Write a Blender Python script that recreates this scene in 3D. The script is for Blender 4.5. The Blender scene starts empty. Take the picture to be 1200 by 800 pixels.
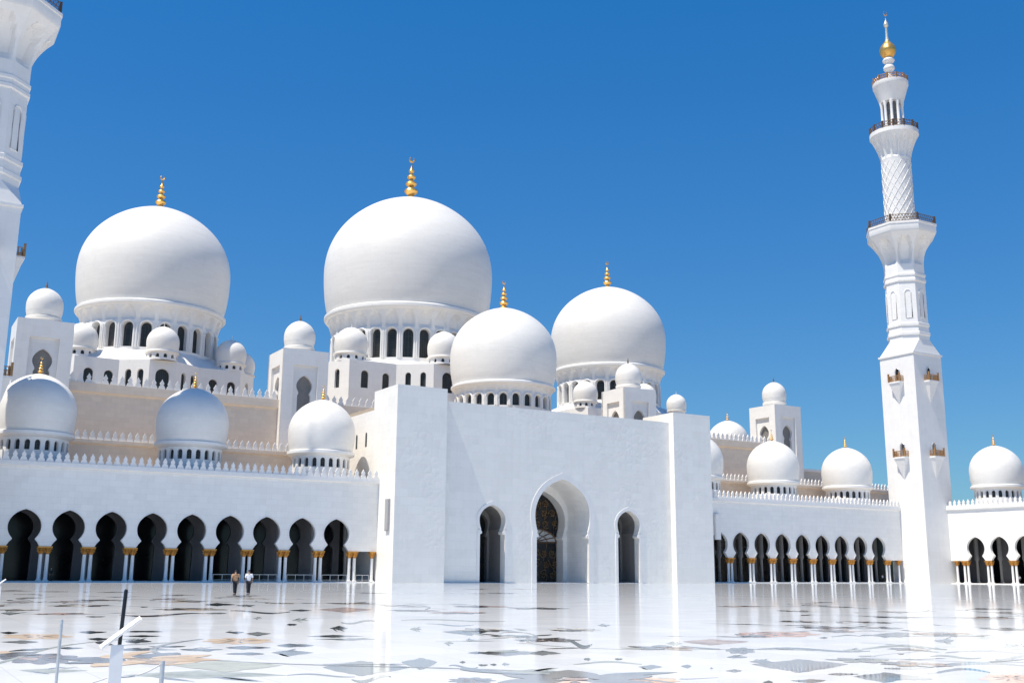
import bpy, math, random
from math import sin, cos, pi, sqrt, radians, tan, atan2
from mathutils import Vector, Matrix
R_ = random.Random(7)
sc = bpy.context.scene
# ------------------------------------------------------------------ camera
cd = bpy.data.cameras.new('camera'); cam = bpy.data.objects.new('camera', cd)
sc.collection.objects.link(cam)
cd.sensor_width = 36; cd.lens = 37.4844; cd.clip_start = 0.1; cd.clip_end = 6000
r_, u_, f_ = (0.858349, -0.513012, 0.007393), (-0.113968, -0.176598, 0.977663), (0.500247, 0.840019, 0.21005)
cam.matrix_world = Matrix(((r_[0], u_[0], -f_[0], 0), (r_[1], u_[1], -f_[1], 0), (r_[2], u_[2], -f_[2], 1.7844), (0, 0, 0, 1)))
sc.camera = cam
# ------------------------------------------------------------------ sky, sun, exposure
SUN = Vector((-0.98, -0.085, 2.15)).normalized()
w = bpy.data.worlds.new('World'); sc.world = w; w.use_nodes = True
nt = w.node_tree; nt.nodes.clear()
sky = nt.nodes.new('ShaderNodeTexSky'); sky.sky_type = 'NISHITA'; sky.sun_disc = False
sky.sun_elevation = math.asin(SUN.z); sky.sun_rotation = atan2(SUN.x, SUN.y) % (2 * pi)
sky.air_density = 1.3; sky.dust_density = 0.3; sky.ozone_density = 6.0; sky.altitude = 0
hs = nt.nodes.new('ShaderNodeHueSaturation'); hs.inputs['Saturation'].default_value = 1.38; hs.inputs['Hue'].default_value = .508
gm = nt.nodes.new('ShaderNodeGamma'); gm.inputs[1].default_value = .62
mx = nt.nodes.new('ShaderNodeMix'); mx.data_type = 'RGBA'; mx.blend_type = 'MULTIPLY'; mx.inputs[0].default_value = 1; mx.inputs[7].default_value = (.50, .90, 1.26, 1)
bg = nt.nodes.new('ShaderNodeBackground'); bg.inputs['Strength'].default_value = 0.139
wo = nt.nodes.new('ShaderNodeOutputWorld')
nt.links.new(sky.outputs[0], hs.inputs['Color']); nt.links.new(hs.outputs[0], gm.inputs[0]); nt.links.new(gm.outputs[0], mx.inputs[6]); nt.links.new(mx.outputs[2], bg.inputs[0]); nt.links.new(bg.outputs[0], wo.inputs[0])
sd = bpy.data.lights.new('sun', 'SUN'); sd.energy = 4.9; sd.angle = radians(0.53); sd.color = (1.0, 0.92, 0.785)
so = bpy.data.objects.new('sun', sd); sc.collection.objects.link(so)
so.rotation_euler = (-SUN).to_track_quat('-Z', 'Y').to_euler(); so.location = (0, 0, 200)
vs = sc.view_settings; vs.view_transform = 'Standard'; vs.look = 'None'; vs.gamma = 1; vs.use_curve_mapping = False
vs.exposure = 0.34
sc.cycles.max_bounces = 8; sc.cycles.diffuse_bounces = 5; sc.cycles.glossy_bounces = 4; sc.cycles.use_denoising = True
sc.cycles.sample_clamp_indirect = 6
# ------------------------------------------------------------------ materials
class NT:
    def __init__(s, name):
        s.m = bpy.data.materials.new(name); s.m.use_nodes = True; s.t = s.m.node_tree
        s.b = s.t.nodes['Principled BSDF']; s.out = s.t.nodes['Material Output']
    def n(s, t, **k):
        n = s.t.nodes.new(t)
        for a, v in k.items(): setattr(n, a, v)
        return n
    def l(s, a, b): s.t.links.new(a, b)
    def math(s, op, a, b=0.0, clamp=False):
        n = s.n('ShaderNodeMath', operation=op, use_clamp=clamp)
        for i, v in enumerate((a, b)):
            if hasattr(v, 'links'): s.l(v, n.inputs[i])
            else: n.inputs[i].default_value = v
        return n.outputs[0]
    def mix(s, f, a, b, mode='MIX'):
        n = s.n('ShaderNodeMix', data_type='RGBA', blend_type=mode)
        for i, v in ((0, f), (6, a), (7, b)):
            if hasattr(v, 'links'): s.l(v, n.inputs[i])
            else: n.inputs[i].default_value = v if i == 0 else (tuple(v) + (1,) if len(v) == 3 else v)
        return n.outputs[2]
    def noise(s, vec, scale, detail=4, rough=.55):
        n = s.n('ShaderNodeTexNoise'); n.inputs['Scale'].default_value = scale; n.inputs['Detail'].default_value = detail; n.inputs['Roughness'].default_value = rough
        if vec is not None: s.l(vec, n.inputs['Vector'])
        return n.outputs['Fac']
    def ramp(s, f, pts):
        n = s.n('ShaderNodeValToRGB'); e = n.color_ramp.elements
        while len(e) < len(pts): e.new(.5)
        for x, (p, c) in zip(e, pts): x.position = p; x.color = tuple(c) + (1,) if len(c) == 3 else c
        s.l(f, n.inputs[0]); return n.outputs[0]
    def scaled(s, vec, sx, sy, sz):
        n = s.n('ShaderNodeMapping'); n.inputs['Scale'].default_value = (sx, sy, sz); s.l(vec, n.inputs['Vector']); return n.outputs[0]
    def bump(s, h, strength, dist):
        n = s.n('ShaderNodeBump'); n.inputs['Strength'].default_value = strength; n.inputs['Distance'].default_value = dist
        s.l(h, n.inputs['Height']); s.l(n.outputs[0], s.b.inputs['Normal'])
def wallvec(a):
    g = a.n('ShaderNodeNewGeometry'); x = a.n('ShaderNodeSeparateXYZ'); a.l(g.outputs['Position'], x.inputs[0])
    c = a.n('ShaderNodeCombineXYZ'); a.l(a.math('ADD', x.outputs[0], x.outputs[1]), c.inputs[0]); a.l(x.outputs[2], c.inputs[1])
    return g.outputs['Position'], c.outputs[0]
def domevec(a):
    t = a.n('ShaderNodeTexCoord'); x = a.n('ShaderNodeSeparateXYZ'); a.l(t.outputs['Object'], x.inputs[0])
    c = a.n('ShaderNodeCombineXYZ'); a.l(a.math('MULTIPLY', a.math('ARCTAN2', x.outputs[0], x.outputs[1]), 11.5), c.inputs[0]); a.l(x.outputs[2], c.inputs[1])
    return t.outputs['Object'], c.outputs[0]
def stone(name, col, var=.05, bw=1.6, bh=.8, relief=0., rough=.42, streak=.35, joint=.84, round_=False):
    a = NT(name); pos, v = domevec(a) if round_ else wallvec(a)
    br = a.n('ShaderNodeTexBrick'); a.l(v, br.inputs['Vector']); br.offset = .5
    br.inputs['Scale'].default_value = 1; br.inputs['Brick Width'].default_value = bw; br.inputs['Row Height'].default_value = bh
    br.inputs['Mortar Size'].default_value = .012; br.inputs['Mortar Smooth'].default_value = .3
    c1 = tuple(min(.9, c * (1 + var * .6)) for c in col); c2 = tuple(c * (1 - var) for c in col)
    br.inputs['Color1'].default_value = c1 + (1,); br.inputs['Color2'].default_value = c2 + (1,); br.inputs['Mortar'].default_value = tuple(c * joint for c in col) + (1,)
    vein = a.ramp(a.noise(pos, .55, 8, .65), [(.32, (.955, .955, .958)), (.5, (1, 1, 1)), (.62, (.99, .988, .985)), (.8, (.965, .963, .96))])
    c = a.mix(1, br.outputs['Color'], vein, 'MULTIPLY')
    st = a.ramp(a.noise(a.scaled(pos, .1, .1, 1.6) if round_ else a.scaled(pos, 1.3, 1.3, .07), 1, 5, .6), [(.45, (1, 1, 1)), (.78, (.90, .89, .875))])
    c = a.mix(streak, c, a.mix(1, c, st, 'MULTIPLY'))
    a.l(c, a.b.inputs['Base Color'])
    a.l(a.ramp(a.noise(pos, 2.5, 3), [(.3, (rough * .8,) * 3), (.7, (rough * 1.25,) * 3)]), a.b.inputs['Roughness'])
    a.b.inputs['Specular IOR Level'].default_value = .4
    h = a.math('MULTIPLY', a.noise(pos, 9, 3), .15)
    if relief:
        vo = a.n('ShaderNodeTexVoronoi', feature='DISTANCE_TO_EDGE'); a.l(pos, vo.inputs['Vector']); vo.inputs['Scale'].default_value = .9
        msk = a.ramp(a.noise(pos, .16, 3), [(.46, (0, 0, 0)), (.6, (1, 1, 1))])
        h = a.math('ADD', h, a.math('MULTIPLY', a.math('MULTIPLY', a.math('MINIMUM', vo.outputs[0], .25), msk), relief))
    h = a.math('ADD', h, a.math('MULTIPLY', br.outputs['Fac'], -.25))
    a.bump(h, .5, .05)
    return a.m
M = {}
M['marble'] = stone('white_marble', (.83, .815, .785), .035)
M['facade'] = stone('carved_white_marble', (.83, .815, .775), .03, 2.4, 1.2, relief=2.2, joint=.88)
M['plain'] = stone('smooth_white_marble', (.79, .78, .765), .02, 2.4, 1.2, joint=.93)
M['dome'] = stone('dome_marble', (.77, .75, .715), .022, 2.0, .5, joint=.93, streak=.4, round_=True)
M['cream'] = stone('bounce_tinted_cream_stone', (.76, .65, .54), .05, 1.4, .7, streak=.4)  # warm light bounced off the roofs is put into this wall colour
M['roof'] = stone('sand_coloured_roof', (.42, .35, .27), .06, 2, 2)
M['shade'] = stone('shade_darkened_marble', (.085, .085, .09), .08, 1.5, .8)  # inner marble coloured dark, with the arcade's interior shade painted in
def plain(name, col, rough=.5, metal=0., var=.12, scale=3., spec=.5):
    a = NT(name); g = a.n('ShaderNodeNewGeometry')
    f = a.noise(g.outputs['Position'], scale, 4)
    a.l(a.ramp(f, [(.3, tuple(c * (1 - var) for c in col)), (.7, tuple(min(1, c * (1 + var)) for c in col))]), a.b.inputs['Base Color'])
    a.l(a.ramp(f, [(.3, (rough * .8,) * 3), (.7, (min(1, rough * 1.2),) * 3)]), a.b.inputs['Roughness'])
    a.b.inputs['Metallic'].default_value = metal; a.b.inputs['Specular IOR Level'].default_value = spec
    return a.m
M['gold'] = plain('polished_gold', (.78, .46, .13), .34, .75, .1, 2)
M['palegold'] = plain('pale_gilded_metal', (.82, .74, .58), .3, .6, .08, 2)
M['capital'] = plain('gilded_palm_bronze', (.58, .29, .07), .38, .75, .3, 9)
M['terra'] = plain('orange_bronze', (.38, .21, .09), .45, .4, .2, 6)
M['bronze'] = plain('dark_bronze', (.14, .085, .05), .5, .4, .3, 6)
M['tracery'] = plain('dull_gilt_tracery', (.20, .12, .05), .45, .5, .3, 6)
M['black'] = plain('black_paint', (.012, .012, .014), .35, 0, .2, 20)
M['whitepaint'] = plain('white_paint', (.78, .78, .78), .4, 0, .03, 8)
M['steel'] = plain('brushed_steel', (.62, .62, .63), .35, .6, .08, 30)
M['greybox'] = plain('grey_speaker_grille', (.36, .36, .37), .6, 0, .12, 12)
M['rope'] = plain('pale_rope', (.62, .6, .58), .7, 0, .1, 30)
M['niche'] = plain('grey_lattice_and_shaded_stone', (.20, .195, .19), .6, 0, .15, 4)  # grey lattice; on inner columns and side porches the grey is painted shade
def glass_lattice():
    a = NT('dark_glass_lattice'); pos, v = wallvec(a)
    br = a.n('ShaderNodeTexBrick'); br.offset = 0; a.l(v, br.inputs['Vector']); br.inputs['Scale'].default_value = 1
    br.inputs['Brick Width'].default_value = .33; br.inputs['Row Height'].default_value = .33; br.inputs['Mortar Size'].default_value = .022
    br.inputs['Color1'].default_value = (.018, .024, .026, 1); br.inputs['Color2'].default_value = (.03, .036, .038, 1); br.inputs['Mortar'].default_value = (.075, .075, .075, 1)
    a.l(br.outputs['Color'], a.b.inputs['Base Color']); a.b.inputs['Roughness'].default_value = .3; a.b.inputs['Specular IOR Level'].default_value = .25
    return a.m
M['glass'] = glass_lattice()
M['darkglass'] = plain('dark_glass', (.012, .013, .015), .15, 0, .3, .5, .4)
M['palepanel'] = plain('pale_stone_tracery', (.42, .43, .42), .5, 0, .1, 3)
def floor_mat():
    a = NT('polished_floor_marble'); g = a.n('ShaderNodeNewGeometry'); pos = g.outputs['Position']
    br = a.n('ShaderNodeTexBrick'); a.l(pos, br.inputs['Vector']); br.offset = 0; br.inputs['Scale'].default_value = 1
    br.inputs['Brick Width'].default_value = 1.2; br.inputs['Row Height'].default_value = 1.2; br.inputs['Mortar Size'].default_value = .006
    br.inputs['Color1'].default_value = (.64, .645, .65, 1); br.inputs['Color2'].default_value = (.58, .59, .60, 1); br.inputs['Mortar'].default_value = (.42, .42, .42, 1)
    vein = a.ramp(a.noise(pos, .22, 9, .7), [(.3, (.90, .91, .92)), (.48, (1, 1, 1)), (.6, (1, .995, .985)), (.8, (.93, .93, .93))])
    col = a.mix(1, br.outputs['Color'], vein, 'MULTIPLY')
    return floor_shader(a, col, pos)
def floor_shader(a, col, pos):
    t = a.t; t.nodes.remove(a.b)
    d = a.n('ShaderNodeBsdfDiffuse'); gl = a.n('ShaderNodeBsdfGlossy')
    if hasattr(col, 'links'): a.l(col, d.inputs['Color'])
    else: d.inputs['Color'].default_value = col + (1,)
    gl.inputs['Color'].default_value = (.93, .97, 1, 1)
    a.l(a.ramp(a.noise(pos, .8, 5), [(.3, (.03,) * 3), (.75, (.085,) * 3)]), gl.inputs['Roughness'])
    b = a.n('ShaderNodeBump'); b.inputs['Strength'].default_value = .03; b.inputs['Distance'].default_value = .02
    a.l(a.noise(pos, .9, 3), b.inputs['Height']); a.l(b.outputs[0], gl.inputs['Normal'])
    fr = a.n('ShaderNodeFresnel'); fr.inputs['IOR'].default_value = 1.5
    fac = a.math('MULTIPLY', a.math('POWER', fr.outputs[0], 2.9), .92)
    ms = a.n('ShaderNodeMixShader'); a.l(fac, ms.inputs[0]); a.l(d.outputs[0], ms.inputs[1]); a.l(gl.outputs[0], ms.inputs[2])
    a.l(ms.outputs[0], a.out.inputs[0])
    return a.m
M['floor'] = floor_mat()
def inlay_mat(name, c1, c2, c3=None):
    a = NT(name); g = a.n('ShaderNodeNewGeometry'); pos = g.outputs['Position']
    f = a.noise(pos, 1.1, 7, .7)
    pts = [(.34, c1), (.62, c2)] + ([(.72, c3)] if c3 else [])
    return floor_shader(a, a.ramp(f, pts), pos)
INL = dict(d=('charcoal', (.10, .11, .11), (.22, .23, .23), None), g=('grey_green', (.24, .27, .26), (.42, .45, .44), None), o=('olive_grey', (.33, .35, .31), (.46, .48, .44), None),
  t=('tan', (.46, .33, .22), (.66, .55, .44), (.40, .22, .12)), p=('pink', (.58, .42, .34), (.72, .63, .56), (.35, .22, .17)), m=('mauve', (.28, .22, .21), (.46, .39, .37), None),
  n=('brown', (.26, .21, .18), (.52, .44, .38), (.17, .14, .12)), s=('salmon', (.60, .36, .24), (.70, .55, .44), (.2, .1, .07)), v=('dusky', (.27, .23, .23), (.48, .42, .40), None),
  w=('cream', (.60, .55, .46), (.70, .66, .6), None), r=('rose', (.42, .27, .22), (.62, .47, .42), (.25, .17, .15)), e=('slate', (.2, .22, .24), (.38, .41, .43), None), b=('pale_blue', (.42, .46, .48), (.55, .58, .6), None))
# ------------------------------------------------------------------ mesh helpers
class MB:
    def __init__(s): s.v = []; s.f = []
    def V(s, p): s.v.append(tuple(p)); return len(s.v) - 1
    def face(s, pts): s.f.append([s.V(p) for p in pts])
    def box(s, x0, x1, y0, y1, z0, z1):
        i = len(s.v)
        s.v += [(x, y, z) for z in (z0, z1) for x, y in ((x0, y0), (x1, y0), (x1, y1), (x0, y1))]
        s.f += [[i, i+3, i+2, i+1], [i+4, i+5, i+6, i+7]] + [[i+k, i+(k+1) % 4, i+4+(k+1) % 4, i+4+k] for k in range(4)]
        return s
    def lathe(s, prof, n=32, cx=0, cy=0, cz=0, cap=True):
        i = len(s.v)
        for r, z in prof:
            for k in range(n):
                a = 2 * pi * k / n; s.v.append((cx + r * cos(a), cy + r * sin(a), cz + z))
        for j in range(len(prof) - 1):
            for k in range(n):
                k2 = (k + 1) % n
                s.f.append([i + j*n + k, i + j*n + k2, i + (j+1)*n + k2, i + (j+1)*n + k])
        if cap:
            if prof[0][0] > 1e-4: s.f.append([i + k for k in range(n)][::-1])
            if prof[-1][0] > 1e-4: s.f.append([i + (len(prof)-1)*n + k for k in range(n)])
        return s
    def prism(s, poly, fm, d0, d1):
        n = len(poly); i = len(s.v)
        s.v += [tuple(fm(u, z, d0)) for u, z in poly] + [tuple(fm(u, z, d1)) for u, z in poly]
        s.f.append(list(range(i, i+n))); s.f.append(list(range(i+n, i+2*n))[::-1])
        for k in range(n): s.f.append([i+k, i+n+k, i+n+(k+1) % n, i+(k+1) % n])
        return s
    def poly(s, pts, z0, z1):
        return s.prism(pts, lambda u, v, d: (u, v, d), z0, z1)
    def tube(s, pts, r, n=8, cap=True):
        pts = [Vector(p) for p in pts]; i = len(s.v); rr = r if isinstance(r, (list, tuple)) else [r] * len(pts)
        for j, p in enumerate(pts):
            t = (pts[min(j+1, len(pts)-1)] - pts[max(j-1, 0)]).normalized()
            a = t.cross(Vector((0, 0, 1)));
            if a.length < 1e-3: a = t.cross(Vector((1, 0, 0)))
            a.normalize(); b = t.cross(a)
            for k in range(n):
                q = 2*pi*k/n; s.v.append(tuple(p + a*cos(q)*rr[j] + b*sin(q)*rr[j]))
        for j in range(len(pts)-1):
            for k in range(n): s.f.append([i+j*n+k, i+j*n+(k+1) % n, i+(j+1)*n+(k+1) % n, i+(j+1)*n+k])
        if cap: s.f.append([i+k for k in range(n)][::-1]); s.f.append([i+(len(pts)-1)*n+k for k in range(n)])
        return s
    def key_wall(s, fm, u0, u1, z0, z1, holes, depth, back=True):
        """flat wall with keyhole openings; holes = (centre, half outline bottom->apex)"""
        cuts = [u0] + [(holes[k][0] + holes[k+1][0]) / 2 for k in range(len(holes)-1)] + [u1]
        for k, (uc, ho) in enumerate(holes):
            zb = ho[0][1]
            for sg, ue in ((-1, cuts[k]), (1, cuts[k+1])):
                pl = [(ue, z0)]
                if zb > z0 + 1e-6: pl += [(uc, z0), (uc, zb)]
                pl += [(uc + sg*du, z) for du, z in ho] + [(uc, z1), (ue, z1)]
                if sg > 0: pl = pl[::-1]
                s.face([fm(u, z, 0) for u, z in pl])
                if back: s.face([fm(u, z, depth) for u, z in pl[::-1]])
                o = [(uc + sg*du, z) for du, z in ho]
                if zb > z0 + 1e-6: o = [(uc, zb)] + o
                for (a, za), (b, zb2) in zip(o, o[1:]):
                    q = [fm(a, za, 0), fm(b, zb2, 0), fm(b, zb2, depth), fm(a, za, depth)]
                    s.face(q if sg < 0 else q[::-1])
                if zb <= z0 + 1e-6:
                    q = [fm(ue, z0, 0), fm(uc + sg*ho[0][0], z0, 0), fm(uc + sg*ho[0][0], z0, depth), fm(ue, z0, depth)]; s.face(q)
        for u in (u0, u1): s.face([fm(u, z0, 0), fm(u, z0, depth), fm(u, z1, depth), fm(u, z1, 0)])
        s.face([fm(u0, z1, 0), fm(u1, z1, 0), fm(u1, z1, depth), fm(u0, z1, depth)])
        return s
    def strip_wall(s, fm, u0, u1, z0, z1, holes, depth, seg=8, point=1.0, top=False):
        """wall with plain arched openings; holes = (centre, half width, sill, spring)"""
        us = [u0]
        for uc, hw, zs, zp in holes: us += [uc + hw * -cos(pi * k / seg) for k in range(seg+1)]
        us.append(u1)
        def hole(u):
            for h in holes:
                if abs(u - h[0]) < h[1] * .999: return h
        def hi(h, u): return h[3] + point * sqrt(max(0, h[1]**2 - (u - h[0])**2))
        for a, b in zip(us, us[1:]):
            if b - a < 1e-6: continue
            h = hole((a+b)/2)
            if not h: s.face([fm(a, z0, 0), fm(b, z0, 0), fm(b, z1, 0), fm(a, z1, 0)]); continue
            s.face([fm(a, z0, 0), fm(b, z0, 0), fm(b, h[2], 0), fm(a, h[2], 0)])
            s.face([fm(a, hi(h, a), 0), fm(b, hi(h, b), 0), fm(b, z1, 0), fm(a, z1, 0)])
            s.face([fm(a, hi(h, a), depth), fm(b, hi(h, b), depth), fm(b, hi(h, b), 0), fm(a, hi(h, a), 0)])
            s.face([fm(a, h[2], 0), fm(b, h[2], 0), fm(b, h[2], depth), fm(a, h[2], depth)])
        for uc, hw, zs, zp in holes:
            for e in (uc - hw, uc + hw): s.face([fm(e, zs, 0), fm(e, zp, 0), fm(e, zp, depth), fm(e, zs, depth)])
        if top: s.face([fm(u0, z1, 0), fm(u1, z1, 0), fm(u1, z1, depth), fm(u0, z1, depth)])
        return s
def to_mesh(name, mb, mat, ang=35):
    me = bpy.data.meshes.new(name); me.from_pydata(mb.v, [], mb.f)
    import bmesh
    bm = bmesh.new(); bm.from_mesh(me); bmesh.ops.remove_doubles(bm, verts=bm.verts, dist=1e-4); bmesh.ops.recalc_face_normals(bm, faces=bm.faces); bm.to_mesh(me); bm.free()
    me.polygons.foreach_set('use_smooth', [ang > 0] * len(me.polygons))
    if ang > 0: me.set_sharp_from_angle(angle=radians(ang))
    if mat: me.materials.append(M[mat] if isinstance(mat, str) else mat)
    return me
def inst(name, me, parent=None, loc=(0, 0, 0), rz=0, scale=None):
    o = bpy.data.objects.new(name, me); sc.collection.objects.link(o); o.location = loc; o.rotation_euler = (0, 0, rz)
    if scale: o.scale = scale
    if parent: o.parent = parent
    return o
def ob(name, mb, mat, parent=None, loc=(0, 0, 0), ang=35): return inst(name, to_mesh(name, mb, mat, ang), parent, loc)
def tag(o, label, cat, group=None):
    o['label'] = label; o['category'] = cat
    if group: o['group'] = group
    return o
def thing(name, label, cat, loc=(0, 0, 0), rz=0, group=None): return tag(inst(name, None, None, loc, rz), label, cat, group)
def struct(name, mb, mat, loc=(0, 0, 0)):
    o = ob(name, mb, mat, None, loc); o['kind'] = 'structure'; return o
def copy_tree(o, parent=None):
    c = o.copy(); sc.collection.objects.link(c)
    if parent: c.parent = parent
    for ch in list(o.children): copy_tree(ch, c)
    return c
def smooth_prof(pts, n=4):
    out = []
    for i in range(len(pts) - 1):
        p0, p1, p2, p3 = pts[max(i-1, 0)], pts[i], pts[i+1], pts[min(i+2, len(pts)-1)]
        for k in range(n):
            t = k / n
            out.append(tuple(.5 * (2*b + (c-a)*t + (2*a-5*b+4*c-d)*t*t + (3*b-a-3*c+d)*t**3) for a, b, c, d in zip(p0, p1, p2, p3)))
    return out + [pts[-1]]
DOME = smooth_prof([(.93, 0), (.965, .15), (.99, .35), (1, .58), (.985, .76), (.945, .92), (.875, 1.075), (.775, 1.22), (.645, 1.35), (.485, 1.465), (.31, 1.55), (.15, 1.602), (0.02, 1.625)], 4)
def dome_shell(r, z, k=1.0): return [(a * r, z + b * r * k) for a, b in DOME]
FIN = [(1.0, 0), (.75, .05), (.4, .12), (.22, .22), (.18, .34), (.34, .42), (.42, .54), (.36, .66), (.17, .74), (.15, .82), (.28, .88), (.35, .98), (.29, 1.08), (.13, 1.16), (.12, 1.24), (.22, 1.3), (.27, 1.38), (.22, 1.46), (.1, 1.54), (.09, 1.62), (.15, 1.68), (.18, 1.75), (.14, 1.82), (.07, 1.9), (.045, 2.1), (.02, 2.3)]
def finial(parent, z, h, base, mat='gold', loc=(0, 0), cres=True):
    mb = MB(); k = h / 2.62
    mb.lathe([(max(.012, a * base if j < 3 else a * k * .9), z + b * k) for j, (a, b) in enumerate(FIN)], 16, loc[0], loc[1])
    f = ob('finial', mb, mat, parent)
    if cres:
        c = MB(); rr = k * .14
        c.tube([(loc[0] + rr*sin(a), loc[1], z + 2.3*k + rr - rr*cos(a)) for a in [radians(30 + 300*j/14 + 0) - pi/1.0*0 for j in range(15)]][::1], [k * (.01 + .05 * sin(pi * (j + .3) / 15)) for j in range(15)], 6)
        # crescent opens upward
        for i, (x, y, zz) in enumerate(c.v): c.v[i] = (x, y, 2 * (z + 2.3*k + rr) - zz)
        ob('crescent', c, mat, f)
    return f
def polar(R): return lambda u, z, d: ((R - d) * sin(u / R), -(R - d) * cos(u / R), z)
def arch_pane(fm, uc, hw, zs, zp, d, seg=8, point=1.0):
    mb = MB(); mb.face([fm(uc - hw, zs, d), fm(uc + hw, zs, d)] + [fm(uc + hw * cos(pi*k/seg), zp + point * hw * sin(pi*k/seg), d) for k in range(seg+1)])
    return mb
def niche_flare(rz, N, z0, z1, depth, octo=False, top=.82, seg=12, rows=14, off=0.):
    """flared ring whose N bays each carry an arched hollow; rz(z) radius (apothem if octo)"""
    mb = MB(); grid = []
    for b in range(N):
        for k in range(seg): grid.append((b, -1 + 2*k/seg))
    for j in range(rows+1):
        t = j/rows; z = z0 + (z1-z0)*t
        for b, u in grid:
            hw = .74 * sqrt(max(0, 1 - (max(0, t - .35) / (top - .35))**2)) if t < top else 0
            e = (hw - abs(u)) / .16
            dep = depth * max(0, min(1, e)) * min(1, t * 5)
            r = rz(z) - dep; th = (b + off) * 2*pi/N
            if octo:
                n = (sin(th), -cos(th)); tg = (cos(th), sin(th)); q = rz(z) * tan(pi/N) * u
                mb.v.append((n[0]*r + tg[0]*q, n[1]*r + tg[1]*q, z))
            else:
                th += u * pi/N; mb.v.append((r*sin(th), -r*cos(th), z))
    n = len(grid)
    for j in range(rows):
        for k in range(n): mb.f.append([j*n+k, j*n+(k+1) % n, (j+1)*n+(k+1) % n, (j+1)*n+k])
    return mb
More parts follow.
